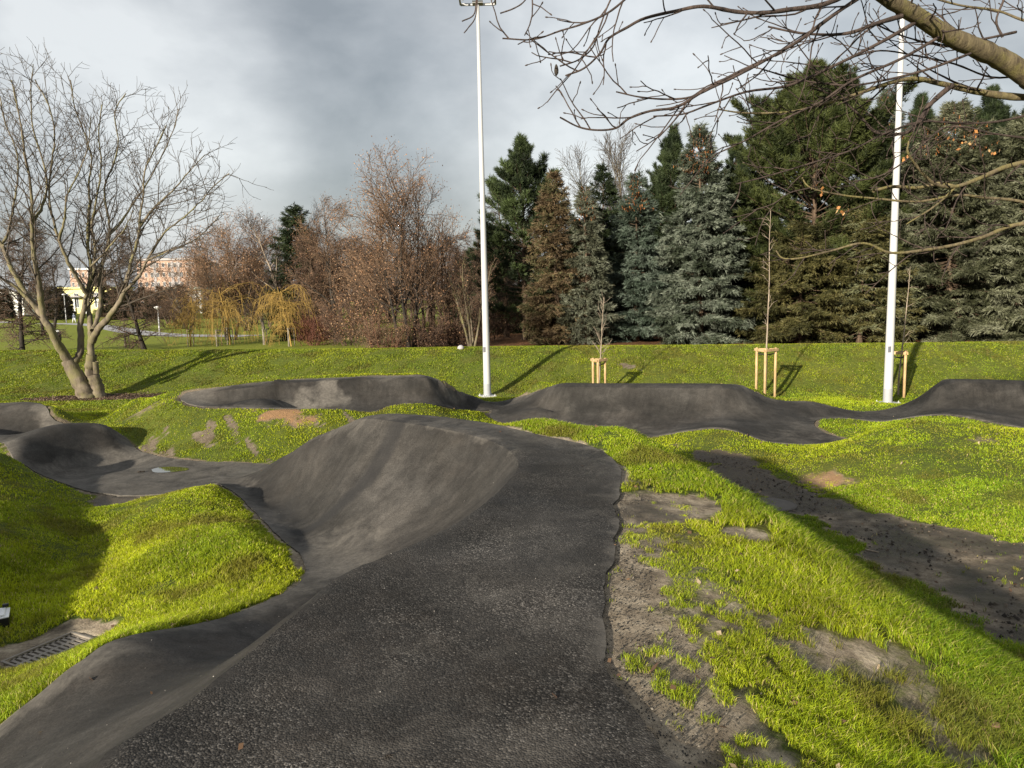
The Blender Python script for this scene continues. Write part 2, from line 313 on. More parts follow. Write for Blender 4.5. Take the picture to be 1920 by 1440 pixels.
def solve_terrain():
    pts = np.vstack([dens(smooth_path(l, 4), 0.06) if len(l) > 6 and not any(l is q for q in LINES[-3:]) else dens(l, 0.06) if (len(l) > 1 and not any(l is q for q in LINES[-3:])) else l for l in LINES])
    pts = pts[(pts[:, 0] > X0 + .1) & (pts[:, 0] < X1 - .1) & (pts[:, 1] > Y0 + .05) & (pts[:, 1] < Y1 - .1)]
    edge = [(x, Y1 - 0.3, 0.0) for x in np.arange(X0 + 1, X1, 1.0)]
    pts = np.vstack([pts, edge])
    crs = np.vstack([dens(smooth_path(l, 4), 0.04) for l in CREASES])
    Z = None
    for h in (0.96, 0.48, 0.24, 0.12):
        nx = int(round((X1 - X0) / h)) + 1; ny = int(round((Y1 - Y0) / h)) + 1
        if Z is None: Z = np.full((ny, nx), 0.2)
        else:
            xs = X0 + np.arange(nx) * h; ys = Y0 + np.arange(ny) * h; XX, YY = np.meshgrid(xs, ys); Z = bil(Z, XX, YY, h * 2)
        u = (pts[:, 0] - X0) / h; v = (pts[:, 1] - Y0) / h; i = u.astype(int); j = v.astype(int); fx = u - i; fy = v - j
        ids = [j * nx + i, j * nx + i + 1, (j + 1) * nx + i, (j + 1) * nx + i + 1]; ws = [(1 - fx) * (1 - fy), fx * (1 - fy), (1 - fx) * fy, fx * fy]
        wc = np.ones((ny, nx))
        ci = np.clip(((crs[:, 0] - X0) / h).round().astype(int), 0, nx - 1); cj = np.clip(((crs[:, 1] - Y0) / h).round().astype(int), 0, ny - 1)
        if h < 0.3: wc[cj, ci] = 0.02
        DW = 6.0; EPS = 1.3 * h * h
        bq = np.zeros(nx * ny)
        for a, w_ in zip(ids, ws): bq += np.bincount(a, w_ * pts[:, 2] * DW, nx * ny)
        def A(zf):
            z = zf.reshape(ny, nx); o = np.zeros_like(z)
            d = (z[:, :-2] - 2 * z[:, 1:-1] + z[:, 2:]) * wc[:, 1:-1]; o[:, :-2] += d; o[:, 1:-1] -= 2 * d; o[:, 2:] += d
            d = (z[:-2] - 2 * z[1:-1] + z[2:]) * wc[1:-1]; o[:-2] += d; o[1:-1] -= 2 * d; o[2:] += d
            d = (z[1:, 1:] - z[1:, :-1] - z[:-1, 1:] + z[:-1, :-1]) * 1.4 * np.minimum(wc[1:, 1:], wc[:-1, :-1]); o[1:, 1:] += d; o[1:, :-1] -= d; o[:-1, 1:] -= d; o[:-1, :-1] += d
            g = (z[:, 1:] - z[:, :-1]) * EPS; o[:, 1:] += g; o[:, :-1] -= g
            g = (z[1:] - z[:-1]) * EPS; o[1:] += g; o[:-1] -= g
            zf_ = z.ravel(); s = sum(w_ * zf_[a] for a, w_ in zip(ids, ws)) * DW
            o = o.ravel()
            for a, w_ in zip(ids, ws): o += np.bincount(a, w_ * s, nx * ny)
            return o
        x = Z.ravel().copy(); r = bq - A(x)
        Md = np.full(nx * ny, 12.0)
        for a, w_ in zip(ids, ws): Md += np.bincount(a, w_ * w_ * DW, nx * ny)
        zz = r / Md; p = zz.copy(); rz = r @ zz
        for it in range(420 if h > 0.2 else 260):
            Ap = A(p); al = rz / (p @ Ap); x += al * p; r -= al * Ap
            zz = r / Md; rn = r @ zz; p = zz + (rn / rz) * p; rz = rn
        Z = x.reshape(ny, nx)
    return Z, h
HZ, HH = solve_terrain()
print('terrain range', HZ.min(), HZ.max())
_q0, _q1 = P(4, 1243, 0.05), P(134, 1188, 0.05); GR_D = (_q1 - _q0)[:2]; GR_L = float(np.linalg.norm(GR_D)); GR_D = GR_D / GR_L
GR_W = 0.30; GR_C = (_q0[:2] + _q1[:2]) / 2 + np.array([GR_D[1], -GR_D[0]]) * GR_W / 2; GR_Z = 0.05
def catmull_w(t): return (-0.5*t+t*t-0.5*t**3, 1-2.5*t*t+1.5*t**3, 0.5*t+2*t*t-1.5*t**3, -0.5*t*t+0.5*t**3)
def height(x, y):
    x = np.atleast_1d(np.asarray(x, float)); y = np.atleast_1d(np.asarray(y, float))
    z = bil(HZ, x, y, HH)
    # the far field: flat, rising slightly to the houses at the left
    far = 1.4 * sst(138, 172, y) * sst(-55, -95, x - (y - 138) * -0.1) - 0.02
    t = sst(Y1 - 2.5, Y1 - 0.2, y); z = z * (1 - t) + far * t
    ex = np.maximum(np.abs(x) - (X1 - 1.5), 0); t = sst(0, 1.5, ex) * (y < Y1); 
    bank = 1.15 * sst(22.3, 26.3, y) * sst(32.0, 27.5, y)
    z = z * (1 - t) + (bank + 0.05) * t
    t = sst(Y0 + 0.6, Y0, y); z = z * (1 - t) + 0.5 * t
    # bedding of the drain grate
    u = -((x - GR_C[0]) * GR_D[0] + (y - GR_C[1]) * GR_D[1]); v = (x - GR_C[0]) * GR_D[1] - (y - GR_C[1]) * GR_D[0]
    e = np.maximum(np.abs(u) - GR_L / 2, np.abs(v) - GR_W / 2); t = sst(0.22, 0.04, e); z = z * (1 - t) + GR_Z * t
    return z
def in_poly(poly, x, y):
    ins = np.zeros(len(x), bool); n = len(poly); j = n - 1
    bb = (x > poly[:, 0].min()) & (x < poly[:, 0].max()) & (y > poly[:, 1].min()) & (y < poly[:, 1].max())
    idx = np.where(bb)[0]; xx = x[idx]; yy = y[idx]; r = np.zeros(len(idx), bool)
    for i in range(n):
        xi, yi = poly[i][:2]; xj, yj = poly[j][:2]
        if yi != yj:
            c = ((yi > yy) != (yj > yy)) & (xx < (xj - xi) * (yy - yi) / (yj - yi) + xi); r ^= c
        j = i
    ins[idx] = r; return ins
def dist_line(line, x, y, maxd=2.0):
    """distance to a dense polyline of points"""
    x = np.asarray(x, float); y = np.asarray(y, float)
    best = np.full(len(x), maxd)
    p = line[:, :2]
    for k in range(0, len(p) - 1, 12):
        q = p[k:k + 13]; mn = q.min(0) - maxd; mx = q.max(0) + maxd
        idx = np.where((x > mn[0]) & (x < mx[0]) & (y > mn[1]) & (y < mx[1]))[0]
        if not len(idx): continue
        X = x[idx][:, None]; Y = y[idx][:, None]; a = q[:-1]; b = q[1:]; ab = b - a; l2 = (ab ** 2).sum(1) + 1e-12
        t = np.clip(((X - a[:, 0]) * ab[:, 0] + (Y - a[:, 1]) * ab[:, 1]) / l2, 0, 1)
        d = np.hypot(X - a[:, 0] - t * ab[:, 0], Y - a[:, 1] - t * ab[:, 1]).min(1)
        best[idx] = np.minimum(best[idx], d)
    return best
def rough_edge(line, amp, seed):
    """a laid asphalt edge: slightly wandering"""
    d = dens(smooth_path(line, 5), 0.05); t = np.gradient(d[:, :2], axis=0); t /= np.linalg.norm(t, axis=1)[:, None] + 1e-9
    s = np.cumsum(np.r_[0, np.linalg.norm(np.diff(d[:, :2], axis=0), axis=1)])
    o = (vnoise(s, s * 0, 0.35, seed, 3) - 0.5) * 2 * amp + (vnoise(s, s * 0, 0.09, seed + 5, 2) - 0.5) * amp * 0.8
    d = d.copy(); d[:, 0] += -t[:, 1] * o; d[:, 1] += t[:, 0] * o
    return d
POLY_NEAR = np.vstack([dens(smooth_path(WALL_END, 4), .08), rough_edge(SLOPE_BASE, .03, 3), rough_edge(ROLL_R, .02, 4), rough_edge(INNER_B, .03, 5), rough_edge(INNER_A, .02, 6),
                       [[-4.4, 0.5, 0.3], [-4.2, -2.3, 0.3], [1.1, -2.3, 1.38]], rough_edge(PL_RIGHT[::-1], .032, 7), rough_edge(PL_FAR[::-1], .015, 8)])
POLY_FAR = np.vstack([rough_edge(OUT_FAR, .02, 9), rough_edge(IN_FAR[::-1], .02, 10)])
def clean_poly(p, step=0.05):
    o = [p[0]]
    for q in p[1:]:
        if np.hypot(*(q[:2] - o[-1][:2])) > step * 0.6: o.append(q)
    return np.array(o)
POLY_NEAR = clean_poly(POLY_NEAR); POLY_FAR = clean_poly(POLY_FAR, 0.08)
def asphalt_sheet(name, poly, spacing, lips, mat, lift=0.018, extra_attr=None, flat=None):
    mn = poly.min(0); mx = poly.max(0)
    gx, gy = [], []
    for (s, d0, d1) in spacing:
        xs = np.arange(mn[0], mx[0], s); ys = np.arange(max(mn[1], d0), min(mx[1], d1), s)
        if not len(ys): continue
        A, B = np.meshgrid(xs, ys); A = A + (np.arange(len(ys)) % 2)[:, None] * s * 0.5; gx.append(A.ravel()); gy.append(B.ravel())
    gx = np.concatenate(gx); gy = np.concatenate(gy)
    keep = in_poly(poly, gx, gy); gx = gx[keep]; gy = gy[keep]
    keep = dist_line(np.vstack([poly, poly[:1]]), gx, gy, 0.3) > 0.04
    for l in lips: keep &= dist_line(l, gx, gy, 0.3) > 0.035
    gx = gx[keep]; gy = gy[keep]
    V = [tuple(p[:2]) for p in poly]; n = len(V); E = [(i, (i + 1) % n) for i in range(n)]
    for l in lips:
        q = dens(smooth_path(l, 4), 0.07); q = q[in_poly(poly, q[:, 0], q[:, 1])]; k = len(V); V += [tuple(p[:2]) for p in q]; E += [(k + i, k + i + 1) for i in range(len(q) - 1)]
    V += list(zip(gx, gy))
    vo, eo, fo, _, _, _ = delaunay_2d_cdt([Vector(v) for v in V], E, [], 0, 1e-5)
    vo = np.array([tuple(v) for v in vo]); F = np.array([f for f in fo if len(f) == 3])
    cen = vo[F].mean(1); F = F[in_poly(poly, cen[:, 0], cen[:, 1])]
    z = height(vo[:, 0], vo[:, 1])
    if flat is not None: ip = in_poly(flat, vo[:, 0], vo[:, 1]) & (dist_line(np.vstack([flat, flat[:1]]), vo[:, 0], vo[:, 1], 1.0) < 0.35) & (dist_line(dens(smooth_path(lips[0], 4), .07), vo[:, 0], vo[:, 1], 1.0) < 0.3); z = np.where(ip, np.maximum(z, 1.396), z)
    sharp = set()
    for l in lips:
        q = dens(smooth_path(l, 4), 0.07)
        for a in range(0, len(vo), 20000):
            d = np.hypot(vo[a:a + 20000, 0, None] - q[None, :, 0], vo[a:a + 20000, 1, None] - q[None, :, 1]); k = d.argmin(1); hit = np.where(d[np.arange(len(k)), k] < 2e-4)[0]
            for h_ in hit: sharp.add(a + int(h_)); z[a + h_] = max(z[a + h_], q[k[h_], 2])
    z = z + lift
    V3 = np.column_stack([vo, z])
    # skirt along the outline
    e = np.sort(np.vstack([F[:, [0, 1]], F[:, [1, 2]], F[:, [2, 0]]]), 1); u, c = np.unique(e, axis=0, return_counts=True); be = u[c == 1]
    oe = {}
    for f in F:
        for a, b in ((f[0], f[1]), (f[1], f[2]), (f[2], f[0])): oe[(a, b)] = 1
    be = [(a, b) if (a, b) in oe else (b, a) for a, b in be]
    bv = np.unique(np.array(be)); m = {int(v): len(V3) + i for i, v in enumerate(bv)}
    sk = V3[bv].copy(); sk[:, 2] -= 0.11
    V3 = np.vstack([V3, sk]); Q = np.array([(b, a, m[int(a)], m[int(b)]) for a, b in be])
    used = V3
    at = extra_attr(V3[:, 0], V3[:, 1]) if extra_attr else None
    o = mesh_obj(name, used, [F[:, ::1], Q], mat, smooth=True, attrs=at, kind='structure')
    me = o.data; ev = np.empty(len(me.edges) * 2, np.int32); me.edges.foreach_get('vertices', ev); ev = ev.reshape(-1, 2); sh = np.zeros(len(vo) + len(sk), bool); sh[list(sharp)] = True
    es = sh[ev[:, 0]] & sh[ev[:, 1]]; at_ = me.attributes.new('sharp_edge', 'BOOLEAN', 'EDGE') if 'sharp_edge' not in me.attributes else me.attributes['sharp_edge']; at_.data.foreach_set('value', es); print('sharp', es.sum())
    return o
# ------------------------------------------------------------------ materials
class NT:
    def __init__(s, name):
        s.m = bpy.data.materials.new(name); s.m.use_nodes = True; s.t = s.m.node_tree; s.t.nodes.clear()
        s.out = s.n('ShaderNodeOutputMaterial')
    def n(s, t, ins=None, **k):
        n = s.t.nodes.new(t)
        for a, b in k.items(): setattr(n, a, b)
        if ins:
            for a, b in ins.items(): s.set(n, a, b)
        return n
    def set(s, n, a, b):
        i = n.inputs[a]
        if isinstance(b, bpy.types.NodeSocket): s.t.links.new(b, i)
        elif isinstance(b, (tuple, list)) and len(b) == 3 and i.type == 'RGBA': i.default_value = (*b, 1)
        else: i.default_value = b
    def noise(s, scale, detail=4, rough=0.55, vec=None, dist=0.0, fac=True, dim='3D'):
        n = s.n('ShaderNodeTexNoise', {'Scale': scale, 'Detail': detail, 'Roughness': rough, 'Distortion': dist})
        if vec is not None: s.set(n, 'Vector', vec)
        return n.outputs['Fac'] if fac else n.outputs['Color']
    def pos(s, sx=1, sy=1, sz=1):
        g = s.n('ShaderNodeNewGeometry').outputs['Position']
        if (sx, sy, sz) == (1, 1, 1): return g
        return s.n('ShaderNodeVectorMath', {0: g, 1: (sx, sy, sz)}, operation='MULTIPLY').outputs[0]
    def obj(s): return s.n('ShaderNodeTexCoord').outputs['Object']
    def attr(s, name, col=False):
        n = s.n('ShaderNodeAttribute', attribute_name=name); return n.outputs['Color'] if col else n.outputs['Fac']
    def ramp(s, f, stops):
        n = s.n('ShaderNodeValToRGB', {'Fac': f}); e = n.color_ramp.elements
        while len(e) < len(stops): e.new(0.5)
        for k, (p, c) in enumerate(stops):
            e[k].position = p; e[k].color = (*c, 1) if not isinstance(c, float) else (c, c, c, 1)
        return n.outputs['Color']
    def mix(s, f, a, b, blend='MIX'):
        n = s.n('ShaderNodeMix', data_type='RGBA', blend_type=blend)
        s.set(n, 'Factor', f)
        for k, v in (('A', a), ('B', b)):
            i = [q for q in n.inputs if q.name == k and q.type == 'RGBA'][0]
            if isinstance(v, bpy.types.NodeSocket): s.t.links.new(v, i)
            else: i.default_value = (*v, 1) if len(v) == 3 else v
        return n.outputs['Result'] if False else [q for q in n.outputs if q.type == 'RGBA'][0]
    def math(s, op, a, b=None, clamp=False):
        n = s.n('ShaderNodeMath', {0: a}, operation=op); n.use_clamp = clamp
        if b is not None: s.set(n, 1, b)
        return n.outputs[0]
    def mrange(s, f, a, b, c=0.0, d=1.0):
        return s.n('ShaderNodeMapRange', {'Value': f, 'From Min': a, 'From Max': b, 'To Min': c, 'To Max': d}).outputs[0]
    def bump(s, h, strength=0.5, dist=0.02, prev=None):
        n = s.n('ShaderNodeBump', {'Height': h, 'Strength': strength, 'Distance': dist})
        if prev is not None: s.set(n, 'Normal', prev)
        return n.outputs[0]
    def pbr(s, col, rough=0.8, normal=None, spec=0.4, metal=0.0, trans=None, **k):
        n = s.n('ShaderNodeBsdfPrincipled', {'Base Color': col, 'Roughness': rough, 'Specular IOR Level': spec, 'Metallic': metal})
        if normal is not None: s.set(n, 'Normal', normal)
        for a, b in k.items(): s.set(n, a, b)
        sh = n.outputs[0]
        if trans:
            t = s.n('ShaderNodeBsdfTranslucent', {'Color': col}).outputs[0]
            sh = s.n('ShaderNodeMixShader', {0: trans, 1: sh, 2: t}).outputs[0]
        s.t.links.new(sh, s.out.inputs['Surface']); return s.m
MAT = {}
def simple(name, col, rough=0.7, nscale=8.0, var=0.25, bump=0.0, spec=0.4, metal=0.0):
    t = NT(name); f = t.noise(nscale, 4, 0.6, t.obj())
    c = t.mix(f, tuple(max(0, v * (1 - var)) for v in col), tuple(min(1, v * (1 + var)) for v in col))
    nm = t.bump(t.noise(nscale * 4, 5, 0.6, t.obj()), bump, 0.01) if bump else None
    MAT[name] = t.pbr(c, rough, nm, spec, metal); return MAT[name]
# asphalt: attribute 'plat' = coarse top course, 'dust' = dried dust and silt
t = NT('asphalt'); pos = t.pos()
plat = t.attr('plat'); dust = t.attr('dust'); streak = t.attr('streak')
big = t.noise(0.9, 5, 0.6, pos); med = t.noise(5.0, 6, 0.65, pos); fine = t.noise(70, 3, 0.7, pos)
vor = t.n('ShaderNodeTexVoronoi', {'Vector': pos, 'Scale': 120.0}, feature='F1'); vf = vor.outputs['Distance']; vc = vor.outputs['Color']
base = t.ramp(big, [(0.3, (0.018, 0.0168, 0.0155)), (0.5, (0.030, 0.028, 0.0256)), (0.7, (0.048, 0.044, 0.0395))])
sgrain = t.n('ShaderNodeSeparateColor', {0: vc}).outputs[0]
grain = t.ramp(sgrain, [(0.0, 0.25), (0.55, 0.8), (0.85, 1.9), (1.0, 4.2)])
gsmooth = t.ramp(fine, [(0.3, 0.6), (0.7, 1.45)])
base = t.mix(1.0, base, t.mix(t.math('MULTIPLY', plat, t.mrange(t.noise(1.6, 5, 0.65, pos, 0.4), 0.36, 0.62, 0.25, 1.0)), gsmooth, grain), 'MULTIPLY')
brown = t.mix(t.mrange(med, 0.35, 0.75), base, (0.050, 0.038, 0.029)); base = t.mix(t.mrange(t.noise(0.55, 4, 0.6, pos), 0.42, 0.68, 0.0, 0.32), base, brown)
arc = t.attr('arc'); dn = t.attr('fall')
cv = t.n('ShaderNodeCombineXYZ', {0: t.math('MULTIPLY', arc, 9.0), 1: t.math('MULTIPLY', dn, 0.9), 2: 0.0}).outputs[0]
cv2 = t.n('ShaderNodeCombineXYZ', {0: t.math('MULTIPLY', arc, 1.1), 1: t.math('MULTIPLY', dn, 4.5), 2: 3.0}).outputs[0]
fall = t.ramp(t.noise(1.0, 6, 0.7, cv, 0.3), [(0.3, 0.78), (0.5, 1.0), (0.72, 1.28)]); ride = t.ramp(t.noise(1.0, 5, 0.65, cv2, 0.4), [(0.3, 0.85), (0.7, 1.2)])
face = t.mix(1.0, base, fall, 'MULTIPLY'); face = t.mix(1.0, face, ride, 'MULTIPLY'); base = t.mix(plat, face, base)
patch = t.ramp(t.noise(0.8, 4, 0.55, pos, 0.5), [(0.32, 0.66), (0.52, 1.0), (0.68, 1.6)]); base = t.mix(1.0, base, patch, 'MULTIPLY')
patch2 = t.ramp(t.noise(7.0, 5, 0.7, pos, 0.2), [(0.3, 0.8), (0.7, 1.25)]); base = t.mix(1.0, base, patch2, 'MULTIPLY')
dcol = t.ramp(t.noise(22, 5, 0.7, pos), [(0.3, (0.08, 0.074, 0.066)), (0.7, (0.17, 0.155, 0.135))])
dm = t.mrange(t.math('ADD', dust, t.math('MULTIPLY', t.math('SUBTRACT', t.noise(2.6, 8, 0.7, pos, 0.6), 0.5), 1.9)), 0.3, 1.0, 0, 0.85)
base = t.mix(dm, base, dcol)
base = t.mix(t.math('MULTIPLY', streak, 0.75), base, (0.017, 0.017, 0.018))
hgt = t.math('ADD', t.math('MULTIPLY', vf, t.mrange(plat, 0, 1, 0.10, -1.0)), t.math('MULTIPLY', fine, 0.5))
nb = t.bump(hgt, t.mrange(plat, 0, 1, 0.35, 0.6), 0.006); nb = t.bump(med, 0.35, 0.02, nb)
rg = t.mrange(t.noise(1.5, 5, 0.6, pos), 0.35, 0.65, 0.68, 0.92)
MAT['asphalt'] = t.pbr(base, rg, nb, 0.22)
# ground: attributes soil, wet, litter, warm
t = NT('ground'); pos = t.pos()
soil = t.attr('soil'); wet = t.attr('wet'); lit = t.attr('litter'); warm = t.attr('warm'); mulch = t.attr('mulch')
f1 = t.noise(1.3, 6, 0.6, pos); f2 = t.noise(9, 6, 0.7, pos); f3 = t.noise(45, 4, 0.7, pos)
g = t.ramp(f2, [(0.3, (0.022, 0.036, 0.006)), (0.5, (0.055, 0.085, 0.011)), (0.7, (0.11, 0.135, 0.02))])
g2 = t.ramp(f2, [(0.3, (0.05, 0.045, 0.010)), (0.55, (0.12, 0.125, 0.016)), (0.75, (0.19, 0.16, 0.035))])
g = t.mix(t.mrange(t.math('ADD', f1, t.math('MULTIPLY', warm, 0.5)), 0.45, 0.85), g, g2)
g = t.mix(t.mrange(f3, 0.4, 0.65, 0.0, 0.5), g, (0.03, 0.033, 0.010))
s1 = t.ramp(t.noise(5, 7, 0.7, pos), [(0.3, (0.10, 0.08, 0.058)), (0.45, (0.27, 0.22, 0.16)), (0.66, (0.50, 0.425, 0.32))])
s1 = t.mix(t.mrange(f3, 0.4, 0.7, 0.0, 0.38), s1, (0.05, 0.042, 0.033)); s1 = t.mix(t.mrange(t.noise(2.2, 6, 0.7, pos, 0.5), 0.5, 0.66, 0.0, 0.5), s1, (0.10, 0.08, 0.06)); s1 = t.mix(t.mrange(warm, 1.2, 2.0), s1, (0.29, 0.17, 0.085))
s1 = t.mix(t.math('MULTIPLY', wet, 0.85), s1, (0.026, 0.022, 0.018))
sepx = t.n('ShaderNodeSeparateXYZ', {0: pos}).outputs[1]
lawn = t.mix(0.5, t.ramp(t.noise(7.0, 7, 0.8, pos), [(0.34, (0.024, 0.034, 0.008)), (0.5, (0.085, 0.108, 0.013)), (0.66, (0.19, 0.20, 0.026))]), t.ramp(t.noise(0.7, 6, 0.7, pos), [(0.32, (0.05, 0.07, 0.010)), (0.5, (0.095, 0.12, 0.014)), (0.7, (0.15, 0.135, 0.036))])); g = t.mix(t.mrange(sepx, 6, 14, 0, 0.7), g, lawn); g = t.mix(t.mrange(sepx, 31, 40, 0, 0.8), g, t.mix(t.noise(0.5, 8, 0.75, pos), (0.10, 0.14, 0.014), (0.30, 0.32, 0.035))); s1 = t.mix(t.mrange(sepx, 10, 12.5, 0, 0.6), s1, t.mix(t.mrange(warm, 1.2, 2.0), (0.085, 0.062, 0.04), (0.27, 0.16, 0.08)))
sm = t.mrange(t.math('ADD', soil, t.math('MULTIPLY', t.math('SUBTRACT', t.noise(14, 6, 0.75, pos), 0.5), 0.7)), 0.35, 0.62)
c = t.mix(sm, g, s1)
vl = t.n('ShaderNodeTexVoronoi', {'Vector': pos, 'Scale': 11.0}, feature='F1').outputs['Color']
lf = t.mix(t.n('ShaderNodeSeparateColor', {0: vl}).outputs[0], (0.06, 0.035, 0.02), (0.22, 0.10, 0.04))
c = t.mix(lit, c, lf)
mc = t.n('ShaderNodeTexVoronoi', {'Vector': pos, 'Scale': 22.0}, feature='F1').outputs['Color']
c = t.mix(mulch, c, t.mix(t.n('ShaderNodeSeparateColor', {0: mc}).outputs[0], (0.03, 0.018, 0.012), (0.14, 0.085, 0.055)))
nb = t.bump(t.noise(6, 8, 0.75, pos), 0.8, 0.06); nb = t.bump(f3, 0.6, 0.015, nb)
rg = t.mrange(wet, 0.3, 1.0, 0.95, 0.42)
MAT['ground'] = t.pbr(c, rg, nb, 0.2)
# grass blades: colour attribute
t = NT('grass'); cc = t.attr('tint', True); MAT['grass'] = t.pbr(cc, 0.55, None, 0.25, trans=0.4)
# barks
def bark(name, a, b, sc=6.0, moss=None):
    t = NT(name); p = t.obj(); s = t.n('ShaderNodeVectorMath', {0: p, 1: (1, 1, 0.3)}, operation='MULTIPLY').outputs[0]
    f = t.noise(sc, 6, 0.7, s); c = t.mix(t.mrange(f, 0.35, 0.65), a, b)
    if moss: c = t.mix(t.mrange(t.noise(sc * 0.35, 5, 0.65, p), 0.46, 0.62, 0, 0.8), c, moss)
    MAT[name] = t.pbr(c, 0.85, t.bump(t.noise(sc * 3, 6, 0.7, s), 0.7, 0.02), 0.2); return MAT[name]
bark('bark_beige', (0.055, 0.044, 0.033), (0.21, 0.175, 0.125), 5, (0.15, 0.14, 0.06))
bark('bark_grey', (0.035, 0.030, 0.026), (0.11, 0.095, 0.078))
bark('bark_dark', (0.014, 0.012, 0.010), (0.05, 0.042, 0.035))
bark('bark_brown', (0.04, 0.028, 0.02), (0.13, 0.09, 0.06))
bark('bark_olive', (0.07, 0.054, 0.036), (0.19, 0.155, 0.09), 16, (0.17, 0.15, 0.055))
bark('twig_beige', (0.040, 0.032, 0.026), (0.10, 0.082, 0.064))
bark('twig_brown', (0.05, 0.033, 0.026), (0.15, 0.10, 0.07), 10)
bark('twig_rust', (0.10, 0.065, 0.042), (0.20, 0.135, 0.09), 10)
bark('twig_red', (0.09, 0.038, 0.028), (0.19, 0.085, 0.058), 10)
bark('twig_gold', (0.24, 0.15, 0.045), (0.42, 0.29, 0.085), 10)
bark('twig_pale', (0.20, 0.16, 0.12), (0.34, 0.28, 0.22), 10)
bark('twig_oldwood', (0.030, 0.023, 0.021), (0.085, 0.062, 0.052), 18)
bark('stake_wood', (0.34, 0.225, 0.11), (0.55, 0.385, 0.21), 9)
bark('stake_grey', (0.15, 0.13, 0.11), (0.42, 0.37, 0.30), 9)
def foliage(name, trans=0.15):
    t = NT(name); cc = t.attr('tint', True); f = t.noise(1.1, 4, 0.6, t.obj())
    c = t.mix(1.0, cc, t.ramp(f, [(0.3, 0.7), (0.7, 1.3)]), 'MULTIPLY'); MAT[name] = t.pbr(c, 0.6, None, 0.25, trans=trans)
foliage('needles', 0.12); foliage('dry_leaves', 0.3)
simple('galvanised', (0.43, 0.435, 0.44), 0.45, 3, 0.06, 0, 0.5, 0.0)
simple('cast_iron', (0.21, 0.185, 0.155), 0.6, 12, 0.3, 0.3, 0.5, 0.0)
simple('dark_hole', (0.006, 0.006, 0.006), 0.9, 5, 0.1)
simple('white_paint', (0.78, 0.79, 0.8), 0.4, 5, 0.04)
simple('black_plastic', (0.012, 0.012, 0.013), 0.4, 5, 0.1)
simple('grey_plastic', (0.12, 0.125, 0.15), 0.5, 5, 0.1)
simple('black_rubber', (0.012, 0.012, 0.012), 0.7, 5, 0.1)
simple('wall_yellow', (0.72, 0.66, 0.30), 0.85, 1.5, 0.05)
simple('wall_cream', (0.70, 0.70, 0.66), 0.85, 1.5, 0.05)
simple('wall_orange', (0.40, 0.27, 0.21), 0.85, 0.4, 0.08)
simple('wall_grey', (0.36, 0.34, 0.35), 0.85, 0.4, 0.08)
simple('roof_green', (0.36, 0.45, 0.38), 0.7, 1, 0.05)
simple('glass_dark', (0.05, 0.06, 0.075), 0.15, 2, 0.2, 0, 0.6)
simple('paving', (0.33, 0.33, 0.34), 0.9, 1.0, 0.12)
simple('old_wood', (0.15, 0.09, 0.055), 0.8, 30, 0.35, 0.4)
simple('skin', (0.5, 0.32, 0.24), 0.6, 5, 0.05)
simple('cloth_blue', (0.12, 0.14, 0.19), 0.9, 6, 0.2)
simple('cloth_light', (0.55, 0.56, 0.6), 0.9, 6, 0.1)
simple('car_blue', (0.30, 0.38, 0.48), 0.3, 2, 0.05)
simple('stone', (0.10, 0.09, 0.08), 0.9, 9, 0.3, 0.4)
t = NT('puddle'); MAT['puddle'] = t.pbr((0.035, 0.033, 0.02), 0.04, t.bump(t.noise(9, 2, 0.5, t.pos()), 0.03, 0.01), 0.9)
simple('band_grey', (0.30, 0.31, 0.33), 0.6, 6, 0.12)
